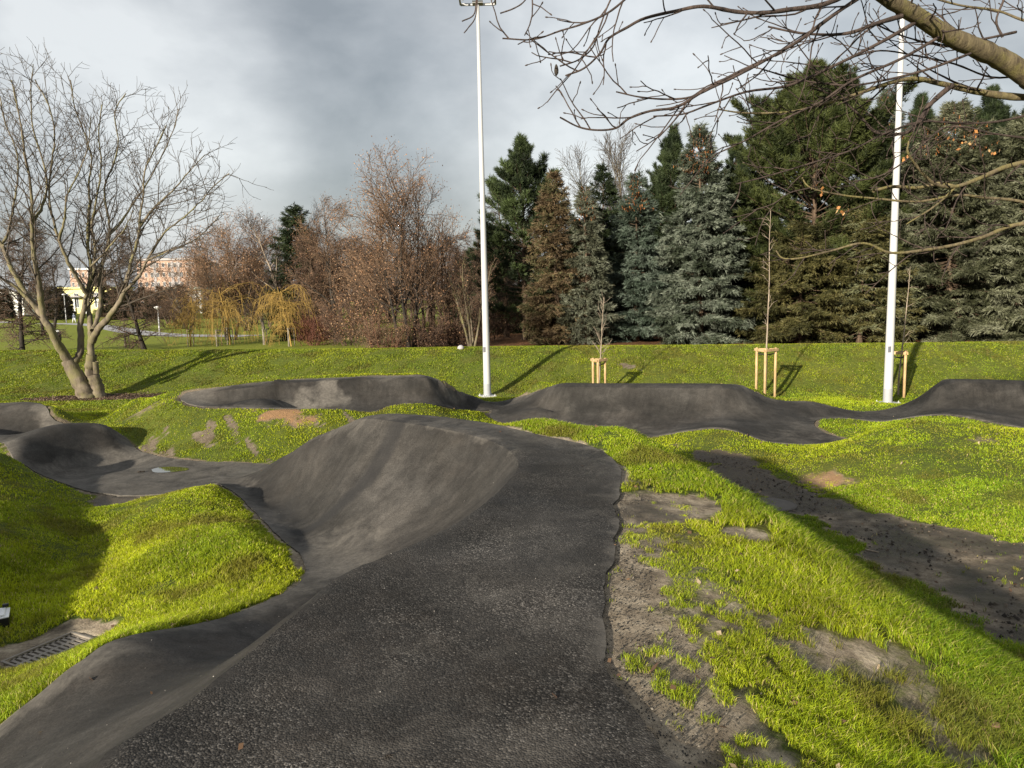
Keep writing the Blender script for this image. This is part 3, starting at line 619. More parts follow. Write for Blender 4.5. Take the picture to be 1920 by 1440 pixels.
# ------------------------------------------------------------------ ground sheet
def poly_px(pts, z): return np.array([P(px, py, z) for px, py in pts])
MUD = poly_px([(1262,843),(1330,850),(1400,864),(1470,890),(1560,925),(1640,952),(1750,982),(1920,1010),(2080,1040),(2200,1500),(1920,1215),(1800,1155),(1700,1095),(1600,1030),(1500,975),(1400,925),(1330,880)], 0.05)
CL_NEAR = np.vstack([POLY_NEAR, POLY_NEAR[:1]]); CL_FAR = np.vstack([POLY_FAR, POLY_FAR[:1]])
T1 = P(176, 746, 0.0)
def ground_masks(x, y):
    n = vnoise(x, y, 0.5, 11, 4); n2 = vnoise(x, y, 0.16, 12, 3); nb = vnoise(x, y, 1.7, 13, 3)
    inN = in_poly(POLY_NEAR, x, y); inF = in_poly(POLY_FAR, x, y)
    dN = dist_line(CL_NEAR, x, y, 1.6); dF = dist_line(CL_FAR, x, y, 0.8)
    dR = dist_line(dens(PL_RIGHT, .1), x, y, 2.2)
    soil = sst(0.16, 0.0, dN + (n - 0.5) * 0.22) * 0.9
    soil = np.maximum(soil, sst(0.14, 0.02, dF + (n - 0.5) * 0.2) * 0.9)
    right = (x > 0.4) & (y < 10)
    sh = sst(0.95, 0.05, dR + (n - 0.5) * 1.3 + (n2 - 0.5) * 0.5) * right * sst(9.0, 7.5, y)
    soil = np.maximum(soil, sh * 0.95)
    # thin worn turf on the whole lower right slope, in ragged patches
    thin = (0.12 + 0.58 * sst(0.40, 0.66, n * 0.6 + n2 * 0.25 + 0.15 * nb)) * right * sst(6.8, 3.6, y) * sst(2.9, 1.7, x + 0.10 * (y - 4)) * 0.8
    soil = np.maximum(soil, thin)
    mud = in_poly(MUD, x, y) * 1.0; dm = dist_line(np.vstack([MUD, MUD[:1]]), x, y, 1.0)
    md = np.where(mud > 0, dm, -dm) + (n - 0.5) * 0.9
    mudf = sst(-0.1, 0.2, md); soil = np.maximum(soil, mudf)
    wet = mudf * sst(0.35, 0.6, nb * 0.55 + n * 0.45 + 0.12 * (y > 8.0)) 
    wp = P(1235, 1010, 1.37); wet = np.maximum(wet, sh * sst(0.6, 0.1, np.hypot((x - wp[0]) * 1.3, (y - wp[1]) * 0.6) + (n - .5) * .9 + (n2 - .5) * .5) * 0.9)
    wq = P(200, 940, 0.05); q = sst(0.55, 0.15, np.hypot((x - wq[0]) * 0.9, (y - wq[1]) * 0.8) + (n - 0.5) * 0.8)
    soil = np.maximum(soil, q); wet = np.maximum(wet, q * 0.9)
    u_ = (x - GR_C[0]) * GR_D[0] + (y - GR_C[1]) * GR_D[1]; v_ = -(x - GR_C[0]) * GR_D[1] + (y - GR_C[1]) * GR_D[0]; q = sst(0.17, 0.03, np.maximum(np.abs(u_ - 0.05) - GR_L / 2 - .05, np.abs(v_ - 0.09) - GR_W / 2 - 0.06) + (n - .5) * .22)
    soil = np.maximum(soil, q * 0.95)
    # eroded face of the upper berm
    warm = np.zeros_like(x)
    for (px, py, r, o, k) in [(520,795,.75,2.0,1.0),(580,800,.55,1.9,1.0),(470,790,.4,1.5,.8),(395,812,.3,.6,.8),(345,828,.28,.5,.8),(300,815,.25,.4,.7),(280,783,.5,.9,.9),(315,765,.35,.9,.8),(600,825,.3,1.6,.7),(450,830,.3,1.2,.6),(1560,880,.5,1.5,.9),(1530,872,.3,1.5,.7),(1840,860,.35,1.2,.7),(1640,850,.25,1,.5),(760,760,.35,.8,.6),(860,778,.4,.8,.5),(1500,860,.2,1,.5)]:
        z0 = 0.5 if py < 845 and px < 700 else 0.3
        c = P(px, py, z0); q = sst(1.0, 0.35, np.hypot((x - c[0]) / r, (y - c[1]) / (r * 0.8)) + (n - 0.5) * 1.7 + (n2 - 0.5) * 0.9)
        soil = np.maximum(soil, q * k * 0.72); warm = np.maximum(warm, q * o)
    b = y - 14.0
    sl = sst(0.52, 0.66, vnoise(x * 1.6 + y * 0.9, y * 0.35, 0.3, 31, 3)) * ((x > -7.5) & (x < -2) & (y > 12.8) & (y < 15.3)); soil = np.maximum(soil, sl * 0.75)
    # worn spots in grass
    soil = np.maximum(soil, sst(0.70, 0.78, nb * 0.45 + n * 0.55) * 0.7 * (y < 24))
    sw = sst(0.0, -0.6, -(x) * 0) * 0
    mul = sst(2.1, 1.3, np.hypot((x - T1[0] - 0.2) * 0.72, (y - T1[1] + 0.1) * 2.3) + (n - .5) * 1.1)
    litter = sst(0, 1.2, y - 27.6 - (n - .5) * 2) * sst(-9.5, -6.5, x + (nb - .5) * 4) * sst(75, 60, y)
    litter = litter * sst(0.3, 0.5, 0.25 + n * 0.5 + 0.2 * sst(28, 34, y))
    warm = warm + sst(0.5, 0.75, nb) * 0.5 + 0.45 * sst(20, 24, y) * (x > 2)
    soil = np.clip(soil, 0, 1) * (1 - mul)
    return dict(soil=soil, wet=np.clip(wet, 0, 1), litter=np.clip(litter, 0, 1), warm=warm, mulch=mul, inside=(inN | inF), dN=dN, dF=dF)
def axis(segs, far, g=1.12):
    o = []
    for a, b, s in segs: o += list(np.arange(a, b - 1e-6, s))
    x = segs[-1][1]; s = segs[-1][2]
    while x < far: o.append(x); s *= g; x += s
    o.append(far); return np.array(o)
ax = axis([(0, 7, .075), (7, 14, .12), (14, 26, .22)], 1600); AX = np.unique(np.round(np.concatenate([-ax, ax]), 4))
AY = np.concatenate([-axis([(2.4, 4, .4)], 120, 1.3)[::-1], axis([(-2.3, 11, .075), (11, 21, .11), (21, 37, .2)], 2600)])
GX, GY = np.meshgrid(AX, AY); gx = GX.ravel(); gy = GY.ravel()
gm = ground_masks(gx, gy)
gz = height(gx, gy)
und = (vnoise(gx, gy, 0.5, 21, 3) - 0.5) * 0.05 + (vnoise(gx, gy, 0.12, 22, 2) - 0.5) * 0.02
und *= sst(0.02, 0.25, np.minimum(gm['dN'], gm['dF'])) * (~gm['inside'])
gz = gz + und * np.where(gy < 21, 1, 1.6)
_u = (gx - GR_C[0]) * GR_D[0] + (gy - GR_C[1]) * GR_D[1]; _v = (gx - GR_C[0]) * GR_D[1] - (gy - GR_C[1]) * GR_D[0]; gz = np.where((np.abs(_u) < GR_L / 2 - .03) & (np.abs(_v) < GR_W / 2 - .03), gz - 0.16, gz)
deep = gm['inside'] & (np.minimum(gm['dN'], gm['dF']) > 0.07)
gz = np.where(deep, gz - 0.09, gz)
nx_, ny_ = len(AX), len(AY)
i = (np.arange(ny_ - 1)[:, None] * nx_ + np.arange(nx_ - 1)[None, :]).ravel()
ground = mesh_obj('ground', np.column_stack([gx, gy, gz]), np.stack([i, i + 1, i + nx_ + 1, i + nx_], 1), MAT['ground'], smooth=True,
                  attrs={k: gm[k] for k in ('soil', 'wet', 'litter', 'warm', 'mulch')}, kind='structure')
def ground_z(x, y): return float(height(x, y)[0])
# ------------------------------------------------------------------ asphalt
def arc_attr(line, x, y):
    L0 = dens(smooth_path(line, 4), .08)[:, :2]; s_ = np.r_[0, np.cumsum(np.linalg.norm(np.diff(L0, axis=0), axis=1))]
    arc = np.zeros(len(x)); dd = np.zeros(len(x))
    for a in range(0, len(x), 20000):
        d = np.hypot(x[a:a + 20000, None] - L0[None, :, 0], y[a:a + 20000, None] - L0[None, :, 1]); k = d.argmin(1); arc[a:a + 20000] = s_[k]; dd[a:a + 20000] = d[np.arange(len(k)), k]
    return arc, dd
def near_attr(x, y):
    lipd = dist_line(dens(smooth_path(LIP_NEAR, 4), .06), x, y, 3.0)
    platpoly = np.vstack([LIP_NEAR, PL_FAR, PL_RIGHT])
    plat = in_poly(platpoly, x, y) * 1.0
    plat = np.maximum(plat * sst(11, 6.5, y), 0)
    dust = sst(0.5, 0.0, dist_line(CL_NEAR, x, y, 1.0)) * 0.75
    # dry silt on the low flat beyond the turn and at the bend
    flat = sst(0.30, 0.10, height(x, y)) * sst(9.0, 11.5, y)
    dust = np.maximum(dust, flat * 0.72)
    c = P(590, 1062, 0.32); dust = np.maximum(dust, sst(1.3, 0.2, np.hypot(x - c[0], (y - c[1]) * 0.8)) * 0.75)
    dust = dust * np.where(plat > 0.5, 0.45, 1.0)
    inp = in_poly(platpoly, x, y); dust = np.where(inp, np.maximum(dust, 0.40 * sst(0.25, 0.9, lipd) * (0.6 + 0.4 * sst(6, 2, y))), dust)
    dust = np.where(inp & (y > 6.6), np.maximum(dust, 0.56 * sst(6.6, 8.2, y)), dust)
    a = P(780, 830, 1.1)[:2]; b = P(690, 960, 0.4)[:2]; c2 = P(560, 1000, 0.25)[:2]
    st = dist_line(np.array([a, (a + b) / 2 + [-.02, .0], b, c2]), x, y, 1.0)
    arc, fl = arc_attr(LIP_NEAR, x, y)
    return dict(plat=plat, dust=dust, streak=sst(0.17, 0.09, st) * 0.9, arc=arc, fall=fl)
def far_attr(x, y):
    edge = sst(0.35, 0.0, dist_line(CL_FAR, x, y, 0.6)) * 0.55
    c = P(590, 740, 0.9); spl = sst(0.95, 0.1, np.hypot((x - c[0] - (y - c[1]) * 0.6) * 1.0, (y - c[1]) * 0.7) + (vnoise(x, y, 0.3, 71, 3) - 0.5) * 1.6) * 0.9
    rim = sst(0.25, 0.05, dist_line(OUT_FAR[:14], x, y, 0.6)) * 0.8
    ls = P(352, 750, 0.88); lft = sst(1.0, 0.2, np.hypot(x - ls[0], y - ls[1])) * 0.9
    flo = sst(0.18, 0.08, height(x, y)) * 0.45
    arc, fl = arc_attr(np.vstack([LIP_W, LIP_C, LIP_E]), x, y)
    return dict(arc=arc, fall=fl, plat=np.zeros_like(x), dust=np.maximum.reduce([edge, spl, rim, lft, flo]), streak=np.zeros_like(x))
trackN = asphalt_sheet('pump_track', POLY_NEAR, [(0.085, -3, 9), (0.11, 9, 40)], [LIP_NEAR[1:]], MAT['asphalt'], extra_attr=near_attr, flat=np.vstack([[[-1.35, -2.2, 1.4]], LIP_NEAR, PL_FAR, PL_RIGHT]))
trackF = asphalt_sheet('pump_track', POLY_FAR, [(0.12, 0, 50)], [LIP_W, LIP_C, LIP_E], MAT['asphalt'], extra_attr=far_attr)
for o in (trackN, trackF):
    me = o.data; n3 = sum(1 for p in me.polygons if len(p.vertices) == 3)
    for p in me.polygons:
        if len(p.vertices) == 4: p.use_smooth = False
# puddle lying in the low flat
def puddle(name, pts, z, **k):
    q = dens(smooth_path(np.array([P(px, py, z) for px, py in pts + pts[:1]]), 4), 0.03)[:-1]; q[:, 2] = z
    c = q.mean(0); V = np.vstack([q, c]); n = len(q)
    return mesh_obj(name, V, [(i, (i + 1) % n, n) for i in range(n)][::-1], MAT['puddle'], kind='structure')
pz = float(height(*P(305, 880, 0.06)[:2])[0]) + 0.024
puddle('puddle', [(284,880),(300,876),(325,875),(350,877),(352,881),(330,884),(305,886),(288,885)], pz)
# ------------------------------------------------------------------ grass blades (uncountable: one object)
def make_grass():
    rng = np.random.default_rng(5)
    def sample(n, d0, d1, p, amax=41):
        u = rng.random(n); q = 1 - p
        D = (d0 ** q + u * (d1 ** q - d0 ** q)) ** (1 / q)
        a = np.radians(rng.uniform(-amax, amax, n)); return D * np.sin(a), D * np.cos(a)
    parts = [sample(1150000, 2.2, 12, 0.6), sample(950000, 8, 46, 0.45, 38)]
    X = np.concatenate([p[0] for p in parts]); Y = np.concatenate([p[1] for p in parts])
    # sprouting in small tufts
    m = ground_masks(X, Y)
    D = np.hypot(X, Y)
    cov = 1 - np.clip(m['soil'] * 1.25 + m['mulch'] + m['litter'], 0, 1)
    tuft = vnoise(X, Y, 0.085, 41, 2); tuft2 = vnoise(X, Y, 0.6, 42, 3)
    right = (X > 0.4) * sst(10.5, 7.5, Y)
    keep = (~m['inside']) & (rng.random(len(X)) < (1 - m['mulch']) * (1 - m['litter']) * (right * sst(-0.05, 0.09, tuft * 0.62 + tuft2 * 0.38 - (0.26 + 0.42 * m['soil'])) * (0.35 + 0.65 * sst(1.0, 0.3, m['soil'])) + (1 - right) * sst(-0.06, 0.1, tuft * 0.6 + tuft2 * 0.4 - (0.22 + 0.52 * m['soil'])) * sst(1.0, 0.75, m['soil'])))
    keep &= np.minimum(m['dN'], m['dF']) > 0.012
    u_ = (X - GR_C[0]) * GR_D[0] + (Y - GR_C[1]) * GR_D[1]; v_ = (X - GR_C[0]) * GR_D[1] - (Y - GR_C[1]) * GR_D[0]; keep &= ~((np.abs(u_) < GR_L / 2 + .02) & (np.abs(v_) < GR_W / 2 + .02))
    X, Y, D = X[keep], Y[keep], D[keep]; tuft = tuft[keep]; tuft2 = tuft2[keep]; warm = m['warm'][keep]; right = right[keep]; soil = m['soil'][keep]
    n = len(X); Z = height(X, Y) - 0.005
    lush = vnoise(X, Y, 1.1, 43, 3)
    h = (0.028 + 0.036 * rng.random(n)) * (0.7 + 0.7 * tuft) * (1 - right + right * (0.8 + 0.85 * sst(1.2, 2.3, X + 0.12 * (6 - Y)))) * (1 - 0.5 * soil)
    h *= np.where(D > 10, 0.85 + 0.035 * (D - 10), 1.0)
    h = np.minimum(h, 0.085) * (1 - 0.4 * sst(7, 12, D))
    wd = np.maximum(0.0013, 0.00034 * D + 0.000006 * D * D) * (0.6 + 0.8 * rng.random(n))
    az = rng.random(n) * 2 * np.pi; lean = 0.25 + 0.75 * rng.random(n) * (1 + 0.2 * right); la = az + rng.normal(0, 0.9, n)
    dx, dy = np.cos(az), np.sin(az); lx, ly = np.cos(la + 1.2), np.sin(la + 1.2)
    V = np.empty((n, 5, 3), np.float32)
    V[:, 0] = np.column_stack([X - dx * wd, Y - dy * wd, Z]); V[:, 1] = np.column_stack([X + dx * wd, Y + dy * wd, Z])
    mx, my, mz = X + lx * lean * h * 0.3, Y + ly * lean * h * 0.3, Z + h * 0.6
    V[:, 2] = np.column_stack([mx + dx * wd * 0.8, my + dy * wd * 0.8, mz]); V[:, 3] = np.column_stack([mx - dx * wd * 0.8, my - dy * wd * 0.8, mz])
    V[:, 4] = np.column_stack([X + lx * lean * h, Y + ly * lean * h, Z + h * (1.05 - 0.3 * lean)])
    b = np.arange(n)[:, None] * 5
    Q = b + np.array([[0, 1, 2, 3]]); T = b + np.array([[3, 2, 4]])
    r = rng.random(n)[:, None]; k = np.clip(lush * 0.7 + warm * 0.25 + (r[:, 0] - 0.5) * 0.5, 0, 1)[:, None]
    green = np.array([[0.14, 0.26, 0.014]]); yel = np.array([[0.46, 0.49, 0.018]]); straw = np.array([[0.50, 0.42, 0.16]])
    k = k * 1.0 + 0.10 - 0.22 * (right * sst(1.6, 2.3, X))[:, None]
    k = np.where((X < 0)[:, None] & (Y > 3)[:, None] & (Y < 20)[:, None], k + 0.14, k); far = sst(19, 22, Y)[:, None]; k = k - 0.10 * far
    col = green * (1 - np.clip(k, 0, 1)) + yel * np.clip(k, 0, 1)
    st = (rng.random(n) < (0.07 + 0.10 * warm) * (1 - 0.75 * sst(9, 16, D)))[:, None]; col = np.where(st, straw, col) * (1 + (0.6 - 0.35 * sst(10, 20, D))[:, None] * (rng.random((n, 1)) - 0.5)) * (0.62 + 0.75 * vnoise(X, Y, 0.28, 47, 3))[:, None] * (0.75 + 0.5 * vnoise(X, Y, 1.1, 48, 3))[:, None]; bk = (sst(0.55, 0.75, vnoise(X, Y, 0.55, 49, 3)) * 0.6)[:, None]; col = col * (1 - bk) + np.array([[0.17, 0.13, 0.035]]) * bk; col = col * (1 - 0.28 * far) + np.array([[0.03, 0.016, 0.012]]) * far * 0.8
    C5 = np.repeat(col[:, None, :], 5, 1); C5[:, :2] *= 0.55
    print('blades', n)
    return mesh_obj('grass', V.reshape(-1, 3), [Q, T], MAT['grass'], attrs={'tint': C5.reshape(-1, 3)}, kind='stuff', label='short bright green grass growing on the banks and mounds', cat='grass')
GRASS = make_grass()
# ------------------------------------------------------------------ tree builders
def unit(v): return v / (np.linalg.norm(v) + 1e-9)
def rand_perp(rng, d):
    v = rng.normal(size=3); v -= d * (v @ d); return unit(v)
class Wood:
    """recursive bare wood; level 0/1 go to the trunk mesh, finer wood to the twig mesh"""
    def __init__(s, seed, trunk_levels=1): s.rng = np.random.default_rng(seed); s.big = Tubes(); s.fine = Tubes(); s.tl = trunk_levels; s.tips = []; s.nb = 0
    def put(s, pts, rad, lvl, sides):
        (s.big if lvl <= s.tl else s.fine).add(pts, rad, sides)
    def path(s, p, d, L, n, wander, trop):
        pts = [p]; d = unit(d)
        for i in range(n):
            d = unit(d + s.rng.normal(size=3) * wander + np.array([0, 0, trop])); p = p + d * L / n; pts.append(p)
        return np.array(pts)
    def sprout(s, pts, rad, lvl, spec):
        """children along a path; spec: list per level of dict(n, len, ang, trop, wander, seg, r)"""
        if lvl >= len(spec): s.tips.append((pts[-1], unit(pts[-1] - pts[-2]))); return
        sp = spec[lvl]; seglen = np.linalg.norm(np.diff(pts, axis=0), axis=1); tot = seglen.sum(); cum = np.r_[0, np.cumsum(seglen)]
        n = max(1, int(round(sp['n'] * tot))) if sp.get('per_m') else sp['n']
        for k in range(n):
            t = sp.get('t0', 0.2) + (1.0 - sp.get('t0', 0.2)) * (k + s.rng.random()) / n
            dd = t * tot; i = min(len(seglen) - 1, int(np.searchsorted(cum, dd) - 1)); i = max(i, 0); f = (dd - cum[i]) / (seglen[i] + 1e-9)
            p = pts[i] + (pts[i + 1] - pts[i]) * f; r = rad[i] * (1 - f) + rad[i + 1] * f
            ax = unit(pts[i + 1] - pts[i]); ang = R(sp['ang'] + s.rng.normal() * sp.get('dang', 8)); per = rand_perp(s.rng, ax)
            if sp.get('flat'): per = unit(per * np.array([1, 1, 0.35]))
            d = ax * math.cos(ang) + per * math.sin(ang)
            Lc = sp['len'] * (0.6 + 0.7 * s.rng.random()) * (1 - sp.get('fall', 0.55) * t)
            if sp.get('rel'): Lc *= tot
            if Lc < 0.05: continue
            q = s.path(p, d, Lc, sp.get('seg', 5), sp.get('wander', 0.12), sp.get('trop', 0.05))
            r0 = max(sp.get('rmin', 0.008), min(r * sp.get('r', 0.6), sp.get('rmax', 9))); rr = np.linspace(r0, max(r0 * 0.35, sp.get('rtip', 0.005)), len(q))
            s.put(q, rr, lvl + 1, sp.get('sides', 4)); s.nb += 1
            s.sprout(q, rr, lvl + 1, spec)
def leaf_cloud(pts, n_per, size, rng, spread=0.12, droop=0.5):
    """small dry leaves hanging about twig tips"""
    P0 = np.repeat(np.array(pts), n_per, 0); N = len(P0)
    c = P0 + rng.normal(size=(N, 3)) * spread
    a = rng.normal(size=(N, 3)); a[:, 2] -= droop * 2; a /= np.linalg.norm(a, axis=1)[:, None]; b = rng.normal(size=(N, 3)); b -= a * (a * b).sum(1)[:, None]; b /= np.linalg.norm(b, axis=1)[:, None]
    sz = size * (0.6 + 0.8 * rng.random(N))[:, None]
    V = np.stack([c, c + a * sz * 0.5 + b * sz * 0.35, c + a * sz, c + a * sz * 0.5 - b * sz * 0.35], 1)
    F = np.arange(N)[:, None] * 4 + np.array([[0, 1, 2, 3]])
    return V.reshape(-1, 3), F
def tint_array(n, per, pal, rng, jitter=0.25):
    pal = np.array(pal); k = rng.integers(0, len(pal), n); c = pal[k] * (1 + jitter * rng.normal(size=(n, 1))).clip(0.4, 1.8)
    return np.repeat(c, per, 0)
def tree_thing(name, loc, label, cat, group=None):
    return empty(name, tuple(map(float, loc)), label=label, cat=cat, group=group)
def loc_of(px, D, dz=0.0):
    # ground point seen in column px at distance D
    py = 620; q = PD(px, py, D); return np.array([q[0], q[1], ground_z(q[0], q[1]) + dz])
def top_h(px, py, D): return PD(px, py, D)[2]
# ---- needles
def sprays(O, A, Ln, K, wid, rng, splay=0.9, nl=0.4, up=0.0, tri_len=None):
    """O origins, A unit axes, Ln lengths -> K narrow triangles fanned along each axis"""
    N = len(O); t = (np.arange(K) + 0.5) / K
    per = rng.normal(size=(N, K, 3)); ax = A[:, None, :]; per -= ax * (per * ax).sum(2, keepdims=True); per /= np.linalg.norm(per, axis=2, keepdims=True); per[..., 2] += up
    base = O[:, None, :] + ax * (Ln[:, None, None] * t[None, :, None])
    d = ax + per * splay * (1.15 - 0.6 * t[None, :, None]); d /= np.linalg.norm(d, axis=2, keepdims=True)
    l = (Ln[:, None, None] * nl if tri_len is None else tri_len) * (0.7 + 0.6 * rng.random((N, K, 1)))
    sd = np.cross(d, rng.normal(size=(N, K, 3))); sd /= np.linalg.norm(sd, axis=2, keepdims=True)
    V = np.stack([base - sd * wid, base + sd * wid, base + d * l], 2).reshape(-1, 3)
    return V, np.arange(N * K * 3).reshape(-1, 3)
G_CON = 'conifers standing in a row behind the grass bank'
def conifer(name, px, D, top_px, hw_px, style, pal, label, group, seed, base=0.6, dens_=1.0, cones=False, profile=0.85, offs=0.0, lean=0.0, tpx=None, fluff=1.0):
    rng = np.random.default_rng(seed); loc = loc_of(px, D); H = top_h(px, top_px, D) - loc[2]; Rb = hw_px * D / FPX * (1.22 if group == G_CON else 1.0)
    root = tree_thing(name, loc, label, 'conifer' if style != 'pine' else 'pine', group)
    tr = Tubes(); zs = np.linspace(0, H * 0.97, 14); wob = np.cumsum(rng.normal(size=(14, 2)) * 0.02, 0)
    tp = np.column_stack([wob[:, 0] + lean * zs / H, wob[:, 1], zs]); rr = np.interp(zs, [0, 0.3, H], [0.02 * H + 0.06, 0.014 * H + 0.03, 0.012]); tr.add(tp, rr, 8)
    O = []; A = []; Ln = []; z = base; wood = []
    step = 0.29 if style == 'spruce' else 0.36
    while z < H * 0.985:
        f = z / H; prof = (1 - f) ** profile if style == 'spruce' else min(1.0, 0.30 + 1.9 * (1 - f)) * (1 - f ** 3) ** 0.6 * (0.75 + 0.25 * math.sin(min(1, (z - base) / (0.35 * H)) * math.pi / 2))
        if style == 'spruce' and z < base + 1.2: prof *= 0.72 + 0.23 * (z - base)
        nb_ = rng.integers(6, 9) if style == 'spruce' else rng.integers(6, 9)
        for b in range(nb_):
            az = rng.random() * 6.283; Lb = Rb * prof * (0.72 + 0.42 * rng.random()) + 0.10
            if rng.random() < 0.08: Lb *= 1.22
            c, s_ = math.cos(az), math.sin(az)
            if style == 'spruce': el0 = np.interp(f, [0, 0.5, 0.85, 1], [-0.30, -0.12, 0.35, 1.0]); el1 = el0 - 0.22 + (0.45 if f < 0.8 else 0.5)
            else: el0 = np.interp(f, [0, 0.4, 0.8, 1], [-0.05, 0.25, 0.7, 1.2]); el1 = el0 + 0.35
            n = max(3, int(Lb / 0.35)); q = [np.array([np.interp(z, zs, tp[:, 0]), np.interp(z, zs, tp[:, 1]), z + rng.normal() * 0.16])]
            for i in range(n):
                e = el0 + (el1 - el0) * (i / n) ** 1.5 + rng.normal() * 0.06; q.append(q[-1] + np.array([c * math.cos(e), s_ * math.cos(e), math.sin(e)]) * Lb / n); c, s_ = math.cos(az + rng.normal() * .06), math.sin(az + rng.normal() * .06)
            q = np.array(q); wood.append((q, np.linspace(0.010 + 0.010 * Lb, 0.005, len(q))))
            seg = np.diff(q, axis=0); sl = Lb / n
            m = int(Lb * (16 if style == 'spruce' else 11) * dens_) + 3
            t = (0.22 if style == 'spruce' else 0.38) + (1 - (0.22 if style == 'spruce' else 0.38)) * rng.random(m) ** 0.8; ii = np.minimum((t * n).astype(int), n - 1); p = q[ii] + seg[ii] * (t * n - ii)[:, None]; a = seg[ii] / sl
            side = np.cross(a, [0, 0, 1]); side /= np.linalg.norm(side, axis=1)[:, None] + 1e-6; sg = np.where(rng.random(m) < 0.5, -1, 1)[:, None]
            if style == 'spruce':
                tw = np.minimum(0.75, 0.16 + 0.42 * Lb * (1 - t)) * (0.5 + 0.7 * rng.random(m))
                d = a * 0.75 + side * sg * 0.9 + rng.normal(size=(m, 3)) * 0.18 + np.array([0, 0, -0.28]); d /= np.linalg.norm(d, axis=1)[:, None]
                # each side twig carries 1-3 sprays
                for k in range(3):
                    sel = tw > 0.22 * k
                    O.append(p[sel] + d[sel] * 0.22 * k); dk = d[sel] + rng.normal(size=(sel.sum(), 3)) * 0.25; dk[:, 2] += -0.12 + 0.2 * (k == 0); A.append(dk / np.linalg.norm(dk, axis=1)[:, None]); Ln.append(0.20 + 0.14 * rng.random(sel.sum()))
            else:
                tw = np.minimum(0.8, 0.2 + 0.35 * Lb * (1 - t)) * (0.4 + 0.8 * rng.random(m))
                d = a * 0.8 + side * sg * 0.7 + rng.normal(size=(m, 3)) * 0.25 + np.array([0, 0, 0.35]); d /= np.linalg.norm(d, axis=1)[:, None]
                for kk in (0.45, 1.0):
                    O.append(p + d * (tw * kk)[:, None]); dk = d + np.array([0, 0, 0.45]) + rng.normal(size=(m, 3)) * 0.25; A.append(dk / np.linalg.norm(dk, axis=1)[:, None]); Ln.append(0.26 + 0.18 * rng.random(m))
        z += step * (0.8 + 0.4 * rng.random()) * (1.0 if style == 'spruce' else 1.0 + 0.2 * (z < H * .5))
    O = np.vstack(O); A = np.vstack(A); Ln = np.concatenate(Ln)
    for q, r in wood: tr.add(q, r, 3)
    Vt, Ft = tr.arrays(); mesh_obj('trunk', Vt, Ft, MAT['bark_brown'], root, True)
    K = 7 if style == 'spruce' else 12
    if style == 'spruce': V, F = sprays(O, A, Ln * fluff, K, 0.021 * fluff, rng, 0.8, 0.62, up=0.1)
    else: V, F = sprays(O, A, Ln * 0.7 * fluff, K, 0.017 * fluff, rng, 1.15, 0.95)
    pal = np.array(pal); cl = vnoise(O[:, 0] + O[:, 2] * 0.7, O[:, 1] + O[:, 2], 0.8, seed, 2); k = np.clip((cl - 0.5) * 2.2 + 0.5 + rng.normal(size=len(O)) * 0.25, 0, 0.999) * (len(pal) - 1)
    i0 = k.astype(int); fr = (k - i0)[:, None]; col = pal[i0] * (1 - fr) + pal[np.minimum(i0 + 1, len(pal) - 1)] * fr
    col = np.repeat(col, K * 3, 0)
    mesh_obj('crown', V, F, MAT['needles'], root, attrs={'tint': col})
    if cones and cones > 0.12:
        sel = O[(O[:, 2] > H * 0.80)]; sel = sel[rng.random(len(sel)) < cones * 1.3]
        if len(sel):
            V, F = sprays(sel, np.tile([[0.0, 0.0, -1.0]], (len(sel), 1)), np.full(len(sel), 0.13), 5, 0.03, rng, 0.25, 0.5)
            mesh_obj('cones', V, F, MAT['dry_leaves'], root, attrs={'tint': tint_array(len(sel), 15, [(0.36, 0.15, 0.05), (0.25, 0.12, 0.05)], rng)}, kind='stuff')
    return root
BLUE = [(0.028, 0.037, 0.021), (0.062, 0.078, 0.053), (0.108, 0.128, 0.096), (0.18, 0.205, 0.16)]
BLUEG = [(0.032, 0.036, 0.017), (0.070, 0.076, 0.04), (0.115, 0.122, 0.072), (0.17, 0.178, 0.118)]
DARKG = [(0.012, 0.020, 0.008), (0.026, 0.040, 0.015), (0.046, 0.064, 0.025)]
PINEG = [(0.017, 0.025, 0.007), (0.036, 0.048, 0.013), (0.066, 0.08, 0.023)]
OLIVE = [(0.034, 0.035, 0.011), (0.068, 0.066, 0.022), (0.11, 0.098, 0.036)]
BROWNS = [(0.05, 0.034, 0.018), (0.10, 0.070, 0.038), (0.16, 0.115, 0.062), (0.08, 0.078, 0.035)]
G_CON = 'conifers standing in a row behind the grass bank'
conifer('spruce', 566, 60, 390, 74, 'spruce', DARKG, 'dark green spruce behind birch twigs, leftmost conifer, far from the row', None, 101, profile=0.6)
conifer('pine', 985, 52, 268, 82, 'pine', DARKG + [(0.07, 0.10, 0.035)], 'dark green pine just right of the tall white pole, with open pointed top', G_CON, 102, base=1.8, dens_=1.3)
conifer('spruce', 1045, 47, 330, 62, 'spruce', BROWNS, 'brown dying spruce with rusty needles between two green conifers', G_CON, 103, profile=0.62, cones=0.1)
conifer('spruce', 1128, 51, 318, 56, 'spruce', DARKG, 'dark green spruce right behind the brown spruce', G_CON, 104, profile=0.6)
conifer('spruce', 1098, 46, 352, 44, 'spruce', [(0.05, 0.05, 0.03), (0.09, 0.10, 0.065), (0.14, 0.15, 0.11)], 'grey green spruce with rusty tip behind the smallest staked sapling', G_CON, 105, profile=0.6, cones=0.4)
conifer('spruce', 1192, 48, 333, 68, 'spruce', [(0.03, 0.045, 0.03), (0.07, 0.095, 0.07), (0.12, 0.15, 0.12)], 'slate green spruce with rusty cones, in front of the tall bare crown', G_CON, 106, profile=0.6, cones=0.5)
conifer('pine', 1262, 56, 252, 66, 'pine', DARKG, 'dark pine with candle shoots, left behind the blue spruce with rusty top', G_CON, 107, base=3, dens_=1.1)
